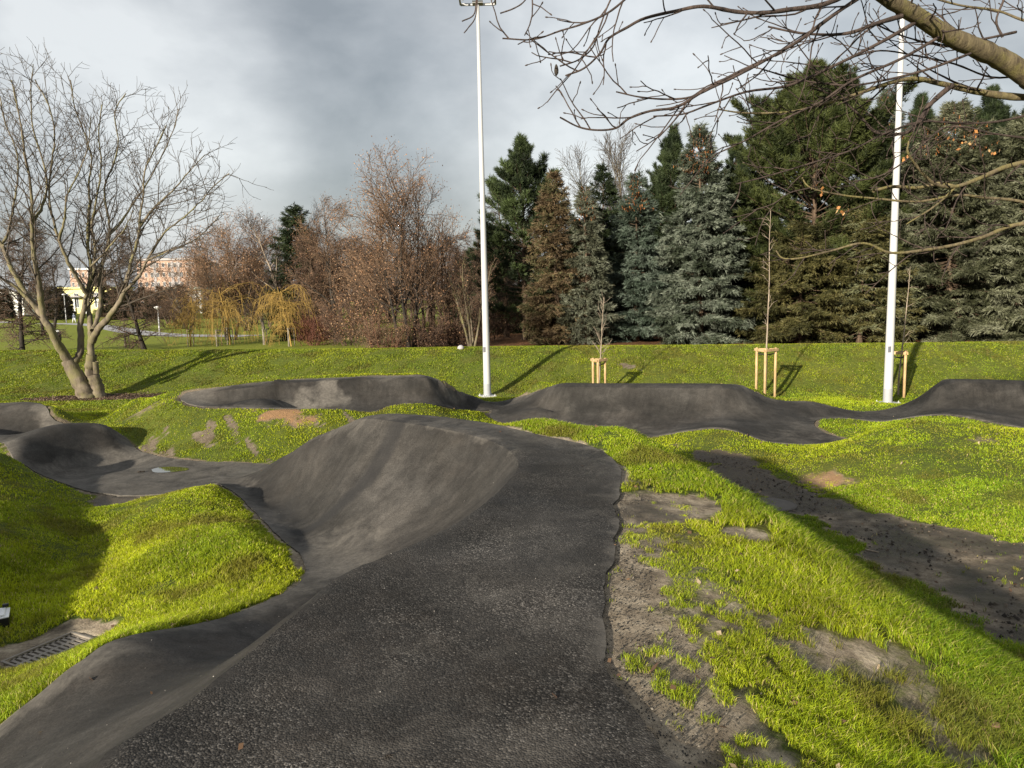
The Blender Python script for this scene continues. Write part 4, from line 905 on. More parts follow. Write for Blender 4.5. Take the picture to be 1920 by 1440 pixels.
conifer('spruce', 1310, 45, 243, 84, 'spruce', BLUE, 'silvery blue spruce with rusty cones at its thin top', G_CON, 108, profile=0.62, cones=0.45, dens_=1.25, fluff=1.05)
conifer('pine', 1376, 58, 262, 46, 'pine', DARKG, 'small topped dark pine between the blue spruce and the biggest pine', G_CON, 109, base=4)
conifer('spruce', 1424, 53, 212, 52, 'spruce', DARKG, 'narrow dark spruce leaning close to the left side of the biggest pine', G_CON, 110, profile=0.7, cones=0.4)
conifer('pine', 1522, 46, 132, 148, 'pine', PINEG, 'biggest broad olive green pine with dense tufts, tallest of the row', G_CON, 111, base=2.0, dens_=1.7, fluff=1.05)
conifer('pine', 1585, 49, 148, 70, 'pine', PINEG, 'second pine top rising just right of the biggest pine', G_CON, 112, base=5.0, dens_=1.2)
conifer('spruce', 1648, 50, 175, 84, 'spruce', BLUE[:3], 'tall blue grey spruce left of the right white pole', G_CON, 113, profile=0.65, cones=0.4, dens_=1.1)
conifer('pine', 1712, 57, 180, 62, 'pine', DARKG, 'dark pine behind the right white pole', G_CON, 114, base=5)
conifer('spruce', 1500, 42.5, 432, 118, 'spruce', OLIVE, 'low brownish green spruce skirt behind the tallest staked sapling', G_CON, 115, profile=0.6, dens_=1.2)
conifer('spruce', 1612, 42, 405, 100, 'spruce', OLIVE + [(0.14, 0.15, 0.08)], 'low olive spruce left of the right white pole, reaching the grass', G_CON, 116, profile=0.6, dens_=1.2)
conifer('spruce', 1778, 44, 205, 150, 'spruce', BLUEG, 'wide grey green spruce just right of the right white pole', G_CON, 117, profile=0.62, dens_=1.3, cones=0.15, fluff=1.05)
conifer('spruce', 1905, 43, 225, 128, 'spruce', BLUEG, 'wide grey green spruce at the right edge of the view', G_CON, 118, profile=0.6, dens_=1.2, cones=0.1, fluff=1.05)
conifer('pine', 1838, 57, 172, 80, 'pine', DARKG, 'dark pine whose top shows between the two wide grey green spruces', G_CON, 119, base=5)
conifer('pine', 1925, 59, 182, 84, 'pine', DARKG, 'dark pine behind the rightmost grey green spruce', G_CON, 120, base=5)
conifer('spruce', 1400, 50, 330, 90, 'spruce', DARKG, 'dark spruce filling the gap between blue spruce and biggest pine', G_CON, 121, profile=0.55)
conifer('spruce', 1240, 56, 350, 72, 'spruce', DARKG, 'dark spruce behind and left of the silvery blue spruce', G_CON, 122, profile=0.55)
conifer('spruce', 1700, 47, 330, 70, 'spruce', BLUEG[:3], 'shadowed spruce directly behind the right white pole', G_CON, 123, profile=0.55)
# ------------------------------------------------------------------ the big bare tree on the left
def finish_wood(W, root, mb, mt, tname='trunk', bname='branches'):
    if W.big.V: V, F = W.big.arrays(); mesh_obj(tname, V, F, MAT[mb], root, True)
    if W.fine.V: V, F = W.fine.arrays(); mesh_obj(bname, V, F, MAT[mt], root, True)
def limb(W, pts, D, w0, w1, lvl=0, loc=None, sides=10, k=4, jitter=0.0):
    """pts: (px,py[,dD]) traced limb; w in pixels"""
    q = np.array([PD(p[0], p[1], D + (p[2] if len(p) > 2 else 0)) for p in pts]) - loc
    q = smooth_path(q, k); n = len(q); r = (w1 + (w0 * 0.88 - w1) * (1 - np.linspace(0, 1, n)) ** 1.5) * D / FPX / 2
    if jitter: q[1:-1] += W.rng.normal(size=(n - 2, 3)) * jitter; r = r * (1 + 0.06 * W.rng.normal(size=n))
    W.put(q, r, lvl, sides); return q, r
def big_tree():
    loc = T1.copy(); loc[2] = ground_z(loc[0], loc[1]) - 0.02
    root = tree_thing('walnut_tree', loc, 'large bare multi-stemmed tree with beige bark and forked leaning trunk, left foreground of the bank', 'tree')
    W = Wood(7, trunk_levels=0); D = float(loc[1]); sp = []
    A = lambda pts, w0, w1, **k: sp.append((limb(W, pts, D, w0, w1, loc=loc, jitter=0.008, **k), k))
    # left leaning stem with its two arms, right upright stem
    limb(W, [(168,752),(160,735),(148,712),(136,692),(127,676)], D, 42, 23, loc=loc, sides=14, jitter=0.01)
    limb(W, [(186,752,.1),(184,735,.1),(179,715,.1),(172,700,.1),(170,684,.05),(172,665)], D, 32, 18, loc=loc, sides=14, jitter=0.01)
    limb(W, [(181,700,-.1),(180,690,-.12),(179,678,-.14)], D, 12, 10, loc=loc)          # broken stub
    A([(130,680),(115,655,-.2),(103,635,-.4),(94,615,-.5),(82,598,-.5),(77,570,-.5),(73,530,-.6),(68,500,-.7),(62,470,-.8),(60,430,-.8),(60,385,-.9),(56,340,-.9),(46,290,-1),(40,240,-1),(30,190,-1),(22,150,-1)], 20, 2)
    A([(90,610,-.4),(74,585,0),(60,566,.2),(44,545,.4),(32,522,.5),(20,500,.6),(12,480,.7),(6,460,.8),(14,440,.9),(20,415,1),(27,380,1),(34,330,1.1),(30,280,1.2),(10,230,1.2),(0,180,1.2)], 15, 2)
    A([(9,468,.8),(-4,448,.9),(-20,420,1),(-40,370,1.2),(-55,310,1.3),(-50,240,1.3)], 9, 1.5)
    A([(66,575,.1),(45,553,.1),(26,536,0),(0,520,-.2),(-30,500,-.4),(-70,470,-.6)], 10, 2)
    A([(132,688),(142,675,.1),(150,660,.2),(152,630,.3),(151,605,.4),(158,580,.4),(160,560,.4),(166,540,.4),(170,515,.3),(168,490,.3),(164,455,.3),(165,420,.3),(168,385,.3),(166,345,.3),(172,300,.3),(160,255,.3),(140,200,.2),(132,150,.2)], 16, 2)
    A([(163,552,.4),(155,540,.2),(143,518,0),(132,500,-.2),(122,478,-.3),(111,450,-.4),(103,425,-.4),(95,392,-.5),(92,350,-.5),(98,300,-.5),(102,250,-.6),(92,200,-.6),(66,150,-.6)], 10, 2)
    A([(111,450,-.4),(118,425,-.7),(122,400,-.8),(125,370,-.9),(150,320,-1),(165,270,-1),(170,220,-1)], 6, 1.5)
    A([(171,670),(170,645,.1),(170,620,.2),(168,590,.6),(166,565,1),(175,520,1.3),(178,470,1.4),(172,420,1.5),(182,370,1.5),(190,310,1.5),(185,250,1.5),(192,195,1.5)], 15, 2)
    A([(174,620),(182,600,.3),(187,575,.5),(188,545,.6),(186,520,.6),(192,495,.6),(201,465,.6),(205,430,.6),(200,390,.6),(196,350,.6),(214,305,.6),(222,260,.6),(215,210,.6),(236,175,.6)], 11, 2)
    A([(173,640),(184,618,-.2),(200,600,-.4),(214,582,-.5),(226,563,-.6),(234,540,-.6),(240,515,-.7),(246,490,-.7),(256,460,-.8),(262,430,-.8),(263,400,-.8),(268,370,-.8),(272,320,-.8),(290,280,-.8),(312,235,-.8)], 15, 2)
    A([(234,545,-.6),(250,530,-1),(266,510,-1.3),(276,488,-1.5),(292,460,-1.6),(312,432,-1.8),(345,408,-2),(378,375,-2.1),(405,345,-2.2),(430,325,-2.2)], 7, 1.5)
    A([(262,425,-.8),(285,395,-.6),(310,370,-.5),(335,345,-.4),(360,315,-.3),(385,290,-.3)], 6, 1.5)
    A([(205,440,.6),(228,415,.9),(250,380,1),(272,350,1.2),(300,300,1.4),(325,245,1.5),(335,205,1.5)], 6, 1.5)
    A([(170,500,.3),(192,478,-.4),(216,450,-.8),(236,425,-1),(250,395,-1.2)], 5, 1.5)
    A([(276,488,-1.5),(305,475,-1.7),(340,462,-2),(378,440,-2.2),(410,405,-2.3)], 5, 1.2)
    A([(60,420,-.8),(80,385,-.6),(88,345,-.4),(80,300,-.2),(62,240,0),(58,170,.1),(62,120,.1)], 7, 1.5)
    spec = [dict(n=2.7, per_m=True, len=2.0, ang=36, dang=11, trop=0.05, wander=0.09, seg=6, r=0.55, rmax=0.028, rmin=0.011, rtip=0.006, t0=0.17, fall=0.68, sides=5),
            dict(n=3.6, per_m=True, len=0.85, ang=42, dang=11, trop=0.045, wander=0.12, seg=4, r=0.6, rmin=0.0085, rtip=0.005, t0=0.15, fall=0.35, sides=3),
            dict(n=4.2, per_m=True, len=0.40, ang=45, dang=12, trop=0.04, wander=0.14, seg=3, r=0.7, rmin=0.0065, rtip=0.0045, t0=0.2, fall=0.2, sides=3)]
    for (q, r), k in sp: W.sprout(q, r, 0, spec)
    print('T1 branches', W.nb); finish_wood(W, root, 'bark_beige', 'twig_beige')
    # burnt hollow and torn bark plates at the foot
    b = MB(); q = P(184, 744, 0) - loc
    b.lathe((q[0] + .02, q[1] - 0.16, 0.0), [(0.14, 0.0), (0.125, 0.2), (0.09, 0.45), (0.02, 0.68)], 9); b.build('hollow', MAT['dark_hole'], root, True)
    return root
big_tree()
# ------------------------------------------------------------------ bare and russet trees beyond the bank
def bare(name, px, D, top_px, hw_px, label, cat, seed, stems=1, mb='bark_grey', mt='twig_brown', leaves=0, lsize=0.09, lpal=None, form='round', group=None, dens_=1.0, fork=0.25, lean=0.0, base_px=None):
    loc = loc_of(px, D, -0.05); H = top_h(px, top_px, D) - loc[2]; Rw = hw_px * D / FPX
    root = tree_thing(name, loc, label, cat, group); W = Wood(seed, trunk_levels=1 if form != 'shrub' else 0); rng = W.rng
    tip = []
    for s_ in range(stems):
        az = 6.283 * s_ / stems + rng.random() * 0.8; sp = (0.12 if stems > 1 else 0.0) * Rw if form != 'shrub' else 0.55 * Rw * rng.random()
        p = np.array([math.cos(az) * sp, math.sin(az) * sp * 0.6, 0.0]); out = 0.0 if stems == 1 else (0.22 if form not in ('shrub', 'broom') else 0.55 if form == 'shrub' else 0.30)
        Hs = H * (0.9 if stems == 1 else rng.uniform(0.62, 0.95)); Hs = Hs if form != 'shrub' else H * rng.uniform(0.5, 0.95)
        d = unit(np.array([math.cos(az) * out + lean, math.sin(az) * out, 1.0])); q = W.path(p, d, Hs, 12, 0.045 if form != 'shrub' else 0.1, 0.03)
        r0 = (0.012 * H + 0.05) * (1.0 if stems < 3 else 0.7) if form != 'shrub' else 0.022; r = np.linspace(r0, 0.012, len(q)) ; r[0] *= 1.3
        W.put(q, r, 0, 8 if form != 'shrub' else 4)
        if form == 'round': spec = [dict(n=int(17 * dens_), len=Rw * 1.05, ang=46, trop=0.09, wander=0.10, seg=6, r=0.5, rmax=0.07, t0=fork, fall=0.35, sides=5, rmin=0.02, rtip=0.01), dict(n=9, len=Rw * 0.48, ang=40, trop=0.05, wander=0.13, seg=4, r=0.55, rmin=0.012, rtip=0.008, t0=0.2, fall=0.4, sides=3), dict(n=6, len=Rw * 0.22, ang=42, trop=0.05, wander=0.15, seg=3, r=0.7, rmin=0.010, rtip=0.007, t0=0.1, sides=3, fall=.3)]
        elif form == 'broom': spec = [dict(n=int(14 * dens_), len=Rw * 1.2, ang=28, trop=0.10, wander=0.07, seg=6, r=0.5, rmax=0.08, t0=fork, fall=0.5, sides=5, rmin=0.025, rtip=0.012), dict(n=8, len=Rw * 0.5, ang=30, trop=0.06, wander=0.08, seg=4, r=0.55, rmin=0.016, rtip=0.011, t0=0.2, sides=3), dict(n=5, len=Rw * 0.22, ang=35, trop=0.05, wander=0.1, seg=3, r=0.7, rmin=0.014, rtip=0.010, t0=0.1, sides=3)]
        elif form == 'larch': spec = [dict(n=int(60 * dens_), len=Rw * 1.0, ang=80, trop=-0.01, wander=0.08, seg=6, r=0.35, rmax=0.035, t0=fork, fall=0.65, sides=4, rmin=0.018, rtip=0.010), dict(n=16, len=Rw * 0.34, ang=45, trop=-0.05, wander=0.14, seg=3, r=0.6, rmin=0.012, rtip=0.009, t0=0.15, sides=3), dict(n=3, len=Rw * 0.12, ang=45, trop=-0.05, wander=0.12, seg=2, r=0.7, rmin=0.009, rtip=0.006, t0=0.1, sides=3)]
        elif form == 'column': spec = [dict(n=int(16 * dens_), len=Rw * 0.8, ang=30, trop=0.08, wander=0.09, seg=5, r=0.5, rmax=0.03, t0=fork, fall=0.4, sides=4, rmin=0.014, rtip=0.009), dict(n=7, len=Rw * 0.4, ang=38, trop=0.05, wander=0.12, seg=3, r=0.6, rmin=0.010, rtip=0.008, t0=0.15, sides=3)]
        else: spec = [dict(n=int(9 * dens_), len=H * 0.42, ang=38, trop=0.0, wander=0.16, seg=4, r=0.7, t0=0.1, fall=0.3, sides=3, rmin=0.011, rtip=0.007), dict(n=6, len=H * 0.2, ang=45, trop=-0.02, wander=0.18, seg=3, r=0.8, rmin=0.009, rtip=0.006, t0=0.1, sides=3)]
        W.sprout(q, r, 0, spec)
    finish_wood(W, root, mb, mt)
    if leaves:
        t = np.array([a for a, _ in W.tips]); t = t[rng.random(len(t)) < min(1, leaves)]; npr = max(1, int(round(leaves))) + 1
        V, F = leaf_cloud(t, npr + 1, lsize * 0.66, rng, 0.16); mesh_obj('leaves', V, F, MAT['dry_leaves'], root, attrs={'tint': tint_array(len(F), 4, lpal, rng)})
    return root
RUST = [(0.20, 0.115, 0.07), (0.14, 0.08, 0.05), (0.28, 0.17, 0.10), (0.12, 0.08, 0.06)]
RUSTB = [(0.34, 0.19, 0.105), (0.24, 0.135, 0.08), (0.40, 0.25, 0.145), (0.18, 0.105, 0.07)]
COPPER = [(0.30, 0.16, 0.08), (0.18, 0.095, 0.05), (0.42, 0.28, 0.17), (0.12, 0.065, 0.04)]
GB = 'bare and russet trees beyond the grass bank'
bare('maple_tree', 764, 45, 342, 120, 'large multi-stemmed tree with rusty leaf remains, left of the tall white pole', 'tree', 201, stems=3, mb='bark_dark', mt='twig_rust', leaves=1.4, lsize=0.12, lpal=RUSTB, group=GB, fork=0.22, dens_=1.2)
bare('maple_tree', 430, 61, 398, 84, 'round crowned russet tree behind the golden willows', 'tree', 202, stems=3, mb='bark_grey', mt='twig_rust', leaves=2.4, lsize=0.13, lpal=RUSTB, group=GB, fork=0.15, dens_=1.7)
bare('oak_tree', 630, 55, 378, 72, 'russet tree with dark trunk right of the dark spruce', 'tree', 203, stems=1, mb='bark_dark', mt='twig_rust', leaves=1.3, lsize=0.11, lpal=RUST + COPPER[:2], group=GB, fork=0.15, dens_=1.5)
bare('birch_tree', 560, 60, 385, 62, 'pale twigged birch leaning over the dark spruce', 'tree', 204, stems=2, mb='twig_pale', mt='twig_oldwood', group=GB, fork=0.3, lean=-0.1, leaves=.5, lsize=.08, lpal=RUST)
bare('alder_tree', 600, 57, 400, 55, 'brown twiggy tree between the dark spruce and the russet tree', 'tree', 205, stems=3, mb='bark_brown', mt='twig_brown', group=GB, fork=0.1, dens_=1.6, leaves=.6, lsize=.10, lpal=RUST[:2])
bare('alder_tree', 850, 48, 395, 62, 'slender brown tree group immediately left of the tall white pole', 'tree', 206, stems=6, mb='bark_brown', mt='twig_rust', form='column', group=GB, dens_=1.2, leaves=.5, lsize=.08, lpal=RUST)
bare('alder_tree', 884, 46, 470, 42, 'short clump of pale thin stems at the foot of the tall white pole', 'tree', 207, stems=6, mb='bark_beige', mt='twig_brown', form='column', group=GB, dens_=1.0, leaves=.6, lsize=.08, lpal=RUST)
bare('alder_tree', 800, 49, 360, 66, 'thin stemmed brown tree behind the large multi-stemmed tree', 'tree', 208, stems=6, mb='bark_brown', mt='twig_rust', form='column', group=GB, dens_=1.2, leaves=.5, lsize=.09, lpal=RUST)
bare('alder_tree', 700, 50, 430, 66, 'brown undergrowth tree left behind the large multi-stemmed tree', 'tree', 209, stems=5, mb='bark_brown', mt='twig_rust', form='column', group=GB, dens_=1.3, leaves=.8, lsize=.1, lpal=RUST)
bare('larch_tree', 950, 57, 322, 56, 'bare pale larch behind the dark pine right of the tall pole', 'tree', 210, stems=1, mb='bark_brown', mt='twig_oldwood', form='larch', group=GB, fork=0.1, dens_=.9)
bare('larch_tree', 905, 60, 420, 56, 'small brown larch half hidden by the tall white pole', 'tree', 211, stems=1, mb='bark_brown', mt='twig_brown', form='larch', group=GB, fork=0.05, dens_=1.2)
bare('poplar_tree', 1172, 72, 226, 96, 'tall bare broom-shaped tree with pale branches rising behind the conifers', 'tree', 212, stems=4, mb='bark_beige', mt='twig_beige', form='broom', group=GB, fork=0.25, dens_=1.5)
bare('larch_tree', 268, 50, 412, 76, 'dark leaning bare tree with drooping low branches, right of the big beige tree', 'tree', 213, stems=1, mb='bark_dark', mt='twig_brown', form='larch', group=GB, fork=0.05, lean=-0.2, dens_=1.3)
bare('larch_tree', 38, 48, 380, 88, 'dark upright bare tree with low sweeping branches at the left edge', 'tree', 214, stems=1, mb='bark_dark', mt='twig_brown', form='larch', group=GB, fork=0.04, dens_=1.4)
bare('ash_tree', 500, 85, 470, 62, 'distant greyish bare tree left of the dark spruce', 'tree', 215, stems=3, mb='bark_grey', mt='twig_oldwood', group=GB, fork=0.1)
bare('ash_tree', 355, 95, 495, 50, 'distant brownish bare tree left of the round russet crown', 'tree', 216, stems=2, mb='bark_grey', mt='twig_rust', group=GB, fork=0.1, leaves=.8, lsize=.14, lpal=RUST)
bare('ash_tree', 465, 80, 520, 50, 'distant brownish scrub tree between the two golden willows', 'tree', 217, stems=4, mb='bark_grey', mt='twig_brown', group=GB, fork=0.05)
bare('ash_tree', 90, 80, 430, 70, 'distant dark bare tree behind the stems of the big beige tree', 'tree', 218, stems=2, mb='bark_dark', mt='twig_oldwood', group=GB, fork=0.15)
GS = 'shrubs at the foot of the bare trees'
bare('shrub', 690, 46.5, 530, 48, 'copper leaved shrub left of the large multi-stemmed tree', 'shrub', 220, stems=10, mb='twig_brown', mt='twig_brown', form='shrub', group=GS, leaves=1.5, lsize=0.13, lpal=COPPER)
bare('shrub', 722, 44.5, 592, 62, 'low tangled reddish shrub just left of the large multi-stemmed tree', 'shrub', 221, stems=22, mb='twig_red', mt='twig_rust', form='shrub', group=GS, leaves=.3, lsize=0.1, lpal=COPPER)
bare('shrub', 592, 51, 585, 52, 'dark red shrub right of the second golden willow', 'shrub', 222, stems=22, mb='twig_red', mt='twig_red', form='shrub', group=GS, leaves=1, lsize=0.1, lpal=[(0.13, 0.05, 0.03), (0.09, 0.035, 0.025)])
bare('shrub', 650, 50, 560, 52, 'brown shrub between the dark red shrub and the copper shrub', 'shrub', 223, stems=18, mb='twig_brown', mt='twig_brown', form='shrub', group=GS, leaves=1.2, lsize=0.12, lpal=RUST)
bare('shrub', 800, 45.5, 570, 52, 'brown tangled undergrowth shrub right of the large multi-stemmed tree', 'shrub', 224, stems=18, mb='twig_brown', mt='twig_brown', form='shrub', group=GS, leaves=.8, lsize=0.1, lpal=RUST)
bare('shrub', 850, 47, 590, 50, 'low brown shrub just left of the tall white pole', 'shrub', 225, stems=16, mb='twig_brown', mt='twig_brown', form='shrub', group=GS, leaves=1, lsize=0.1, lpal=RUST)
bare('shrub', 925, 53, 560, 50, 'brown shrub in the shade under the dark pine', 'shrub', 226, stems=16, mb='twig_brown', mt='twig_brown', form='shrub', group=GS, leaves=1, lsize=0.1, lpal=RUST)
bare('shrub', 340, 92, 585, 60, 'low brown scrub beside the park lamp', 'shrub', 227, stems=20, mb='twig_brown', mt='twig_brown', form='shrub', group=GS, leaves=.5, lsize=0.12, lpal=RUST)
# ------------------------------------------------------------------ golden weeping willows on stakes
def stakes(loc, h, w_, mat, root, n=3, r=0.032, rail=True, rz=0.4, tie=True):
    """posts with a top frame, returned as parts"""
    pts = [np.array([math.cos(rz + 6.283 * k / n) * w_, math.sin(rz + 6.283 * k / n) * w_, 0]) for k in range(n)]
    for p in pts:
        b = MB(); z0 = ground_z(loc[0] + p[0], loc[1] + p[1]) - loc[2]; b.lathe((p[0], p[1], z0 - 0.2), [(r, 0), (r, h + 0.2 - z0 - 0.02), (r * 0.75, h + 0.2 - z0)], 10); b.build('post', mat, root, True)
    if rail:
        for i in range(n):
            a = pts[i] + [0, 0, h - 0.06 - 0.0 * i]; c = pts[(i + 1) % n] + [0, 0, h - 0.06]; d = c - a; L_ = np.linalg.norm(d)
            if L_ < 0.05: continue
            o = np.array([d[1], -d[0], 0]) / L_ * (r + 0.012); m = (a + c) / 2 + o; b = MB(); b.box((m[0], m[1], m[2] + 0.004 * i), (L_ + 0.10, 0.022, 0.07), rz=math.atan2(d[1], d[0])); b.build('rail', mat, root)
    if tie:
        b = MB(); q = [pts[0] * 0.98 + [0, 0, h - 0.16], np.array([0.03, 0.0, h - 0.2]), pts[1] * 0.98 + [0, 0, h - 0.16], np.array([0, -0.03, h - 0.2]), pts[2 % n] * 0.98 + [0, 0, h - 0.16]]
        b.tube(q, [0.018] * 5, 6); b.build('tie', MAT['black_rubber'], root)
def willow(px, D, top_px, hw_px, label, seed, lean=0.0, nbr=30, stems_pts=None):
    loc = loc_of(px, D, -0.03); H = top_h(px, top_px, D) - loc[2]; Rw = hw_px * D / FPX
    root = tree_thing('willow_tree', loc, label, 'tree', 'golden weeping willows beyond the bank'); W = Wood(seed, 0); rng = W.rng
    q = W.path(np.zeros(3), np.array([lean, 0, 1.0]), H * 0.9, 8, 0.05, 0.02); r = np.linspace(0.055, 0.02, len(q)); W.put(q, r, 0, 7)
    for k in range(nbr):
        t = 0.30 + 0.70 * rng.random(); p = q[min(len(q) - 2, int(t * (len(q) - 1)))]; az = rng.random() * 6.283; d = unit(np.array([math.cos(az), math.sin(az), 1.6 * rng.random() + 0.1])); pts = [p]
        L_ = Rw * (0.35 + 1.0 * rng.random()); n = 9; tot = L_ + H * 0.5 * rng.random() ** 1.5
        for i in range(n): d = unit(d + np.array([0, 0, -0.20 - 0.09 * i * (i > 3)]) + rng.normal(size=3) * 0.13); pts.append(pts[-1] + d * tot / n)
        pts = np.array(pts); pts[:, 2] = np.maximum(pts[:, 2], 0.15); rr = np.linspace(0.018, 0.008, len(pts)); W.put(pts, rr * 0.7, 1, 4)
        for j in range(14):
            i = rng.integers(1, len(pts) - 1); p2 = pts[i]; d2 = unit(pts[i + 1] - pts[i] + rng.normal(size=3) * 0.5); w2 = [p2]; L2 = min(p2[2] * 0.85, 0.25 + 0.9 * rng.random())
            for _ in range(6): d2 = unit(d2 + np.array([0, 0, -0.45]) + rng.normal(size=3) * 0.1); w2.append(w2[-1] + d2 * L2 / 6)
            W.put(np.array(w2), np.linspace(0.008, 0.005, 7), 2, 3)
    finish_wood(W, root, 'twig_gold', 'twig_gold'); return loc
def staked_frame(loc, h, w_, label, mat='stake_grey', n=3, group='weathered grey stakes tied round young trees beyond the bank', rz=0.4):
    root = tree_thing('tree_stake_frame', loc, label, 'tree stakes', group); stakes(loc, h, w_, MAT[mat], root, n=n, rz=rz); return root
wl_ = willow(430, 54, 526, 78, 'left golden weeping willow, wide and dense', 301, nbr=70)
wl2 = willow(356, 53, 552, 46, 'small golden willow with arching twigs, leftmost of the golden ones', 302, nbr=30)
wl3 = willow(545, 50.5, 522, 58, 'right golden weeping willow in front of the dark spruce', 303, nbr=56, lean=-0.08)
for l_, lb in ((wl_, 'grey stakes at the foot of the wide golden willow'), (wl2, 'grey stakes at the foot of the small arching willow'), (wl3, 'grey stakes at the foot of the right golden willow')): staked_frame(l_ + np.array([0, -0.15, 0]), 1.3, 0.25, lb)
def sapling(px, D, top_px, h, w_, label, seed, mb, dens_=1.0, mat='stake_wood', slabel='', group='saplings on stakes in front of the bank', n=3, twigs=14, rz=0.4, tlen=0.8, sr=0.036):
    loc = loc_of(px, D, -0.02); H = top_h(px, top_px, D) - loc[2]
    root = tree_thing('sapling', loc, label, 'sapling', group); W = Wood(seed, 9)
    q = W.path(np.zeros(3), np.array([0.0, 0, 1.0]), H, 14, 0.022, 0.03); q[:, :2] *= 0.9; r = np.linspace(0.028, 0.006, len(q)); W.put(q, r, 0, 8)
    W.sprout(q, r, 0, [dict(n=twigs, len=tlen, ang=42, dang=10, trop=0.05, wander=0.07, seg=5, r=0.5, rmin=0.006, rmax=0.011, rtip=0.004, t0=0.36, fall=0.75, sides=4), dict(n=2, len=0.28, ang=35, trop=0.04, wander=0.1, seg=3, r=0.7, rmin=0.0045, rtip=0.003, t0=0.3, sides=3)])
    finish_wood(W, root, mb, mb)
    f = tree_thing('tree_stake_frame', loc, slabel, 'tree stakes', group.replace('saplings on', 'wooden frames round saplings,').replace(' stakes in', ' in')); stakes(loc, h, w_, MAT[mat], f, n=n, rz=rz, r=sr); return loc
GSAP = 'saplings on stakes in front of the bank'
sapling(1122, 21.2, 556, 1.27, 0.20, 'smallest staked sapling with a bushy head, behind the middle berm', 311, 'twig_pale', slabel='pale wooden stake frame round the smallest sapling, behind the middle berm', twigs=20, rz=0.3)
sapling(1437, 20.6, 392, 1.45, 0.29, 'tallest thin sapling rising in front of the olive spruces', 312, 'twig_pale', slabel='tallest wooden stake frame, right of the middle berm', twigs=18, rz=0.15, tlen=0.5)
sapling(1689, 20.8, 500, 1.28, 0.27, 'thin forked sapling just right of the right white pole', 313, 'twig_pale', slabel='wooden stake frame just right of the right white pole', twigs=12, rz=0.6, tlen=0.5)
GF = 'saplings on stakes beyond the bank'
sapling(408, 52, 606, 1.2, 0.22, 'short dark sapling in front of the wide golden willow', 314, 'bark_dark', mat='stake_grey', slabel='pale stakes in front of the wide golden willow', group=GF, twigs=4, tlen=.3)
sapling(495, 53, 612, 1.15, 0.16, 'tiny sapling alone on the lawn between the golden willows', 315, 'twig_pale', mat='stake_grey', slabel='narrow stake bundle on the lawn between the golden willows', group=GF, twigs=5, tlen=.6)
sapling(235, 53, 560, 1.0, 0.18, 'thin sapling left of the dark leaning tree', 316, 'twig_beige', mat='stake_grey', slabel='white-looking stakes left of the dark leaning tree', group=GF, twigs=6, tlen=.5)
sapling(470, 82, 600, 1.6, 0.33, 'distant sapling right of the wide golden willow', 317, 'twig_pale', mat='stake_wood', slabel='distant pale stake frame right of the wide golden willow', group=GF, twigs=5)

# ------------------------------------------------------------------ woodland behind, read as one mass
_src = {o['label']: o for o in bpy.data.objects if o.parent is None and o.get('label')}
def src(t):
    o = [o for l, o in _src.items() if t in l][0]; r = []
    for ch in o.children:
        me = ch.data; V = np.empty(len(me.vertices) * 3, np.float32); me.vertices.foreach_get('co', V); k = len(me.polygons[0].vertices); F = np.empty(len(me.loops), np.int32); me.loops.foreach_get('vertex_index', F)
        col = None
        if 'tint' in me.attributes: col = np.empty(len(me.vertices) * 4, np.float32); me.attributes['tint'].data.foreach_get('color', col); col = col.reshape(-1, 4)[:, :3]
        r.append((V.reshape(-1, 3), F.reshape(-1, k), col, ch.data.materials[0].name))
    return r
def mass(name, items, label, thin=1):
    """items: (source arrays, location, turn, scale xy, scale z); one object for the whole far wood"""
    VS, F3, F4, CS, MI, n = [], [], [], [], [], 0; m3, m4 = [], []
    for parts, loc, rz, sx, sz in items:
        for V, F, col, mn in parts:
            c, s_ = math.cos(rz), math.sin(rz); W_ = np.column_stack([(V[:, 0] * c - V[:, 1] * s_) * sx + loc[0], (V[:, 0] * s_ + V[:, 1] * c) * sx + loc[1], V[:, 2] * sz + loc[2]])
            if col is None: col = np.tile([[0.09, 0.06, 0.045]], (len(V), 1))
            (F3 if F.shape[1] == 3 else F4).append(F + n); VS.append(W_); CS.append(col); n += len(V)
    return mesh_obj(name, np.vstack(VS), [np.vstack(f) for f in (F3, F4) if f], MAT['needles'], attrs={'tint': np.vstack(CS)}, kind='stuff', label=label, cat='woodland')
ALD, OAK, ASH, SPR, LAR = src('brown twiggy tree between'), src('russet tree with dark trunk'), src('distant greyish bare'), src('dark spruce filling the gap'), src('small brown larch')
hz = lambda parts: max(p[0][:, 2].max() for p in parts)
rngW = np.random.default_rng(55); it = []
for i, px in enumerate([318, 352, 452, 478, 506, 532, 590, 640, 672, 705, 735, 770, 802, 836, 870, 905, 935, 968]):
    o = [ALD, ASH, OAK, ALD, LAR][i % 5]; D = 92 + 30 * rngW.random(); top = 500 + 35 * rngW.random() - (75 if px > 560 else 0); l = loc_of(px, D); s_ = (top_h(px, top, D) - l[2]) / hz(o); it.append((o, l, rngW.random() * 6, s_ * 1.5, s_))
for i in range(34):
    px = -150 + 1200 * (i + rngW.random()) / 34; D = 260 + 120 * rngW.random(); o = [ALD, SPR, ASH][i % 3]; l = loc_of(px, D); s_ = (7 + 4 * rngW.random()) / hz(o); it.append((o, l, rngW.random() * 6, s_ * 1.6, s_))
mass('far_woodland', it, 'brownish woodland edge far behind the nearer trees')
it = []
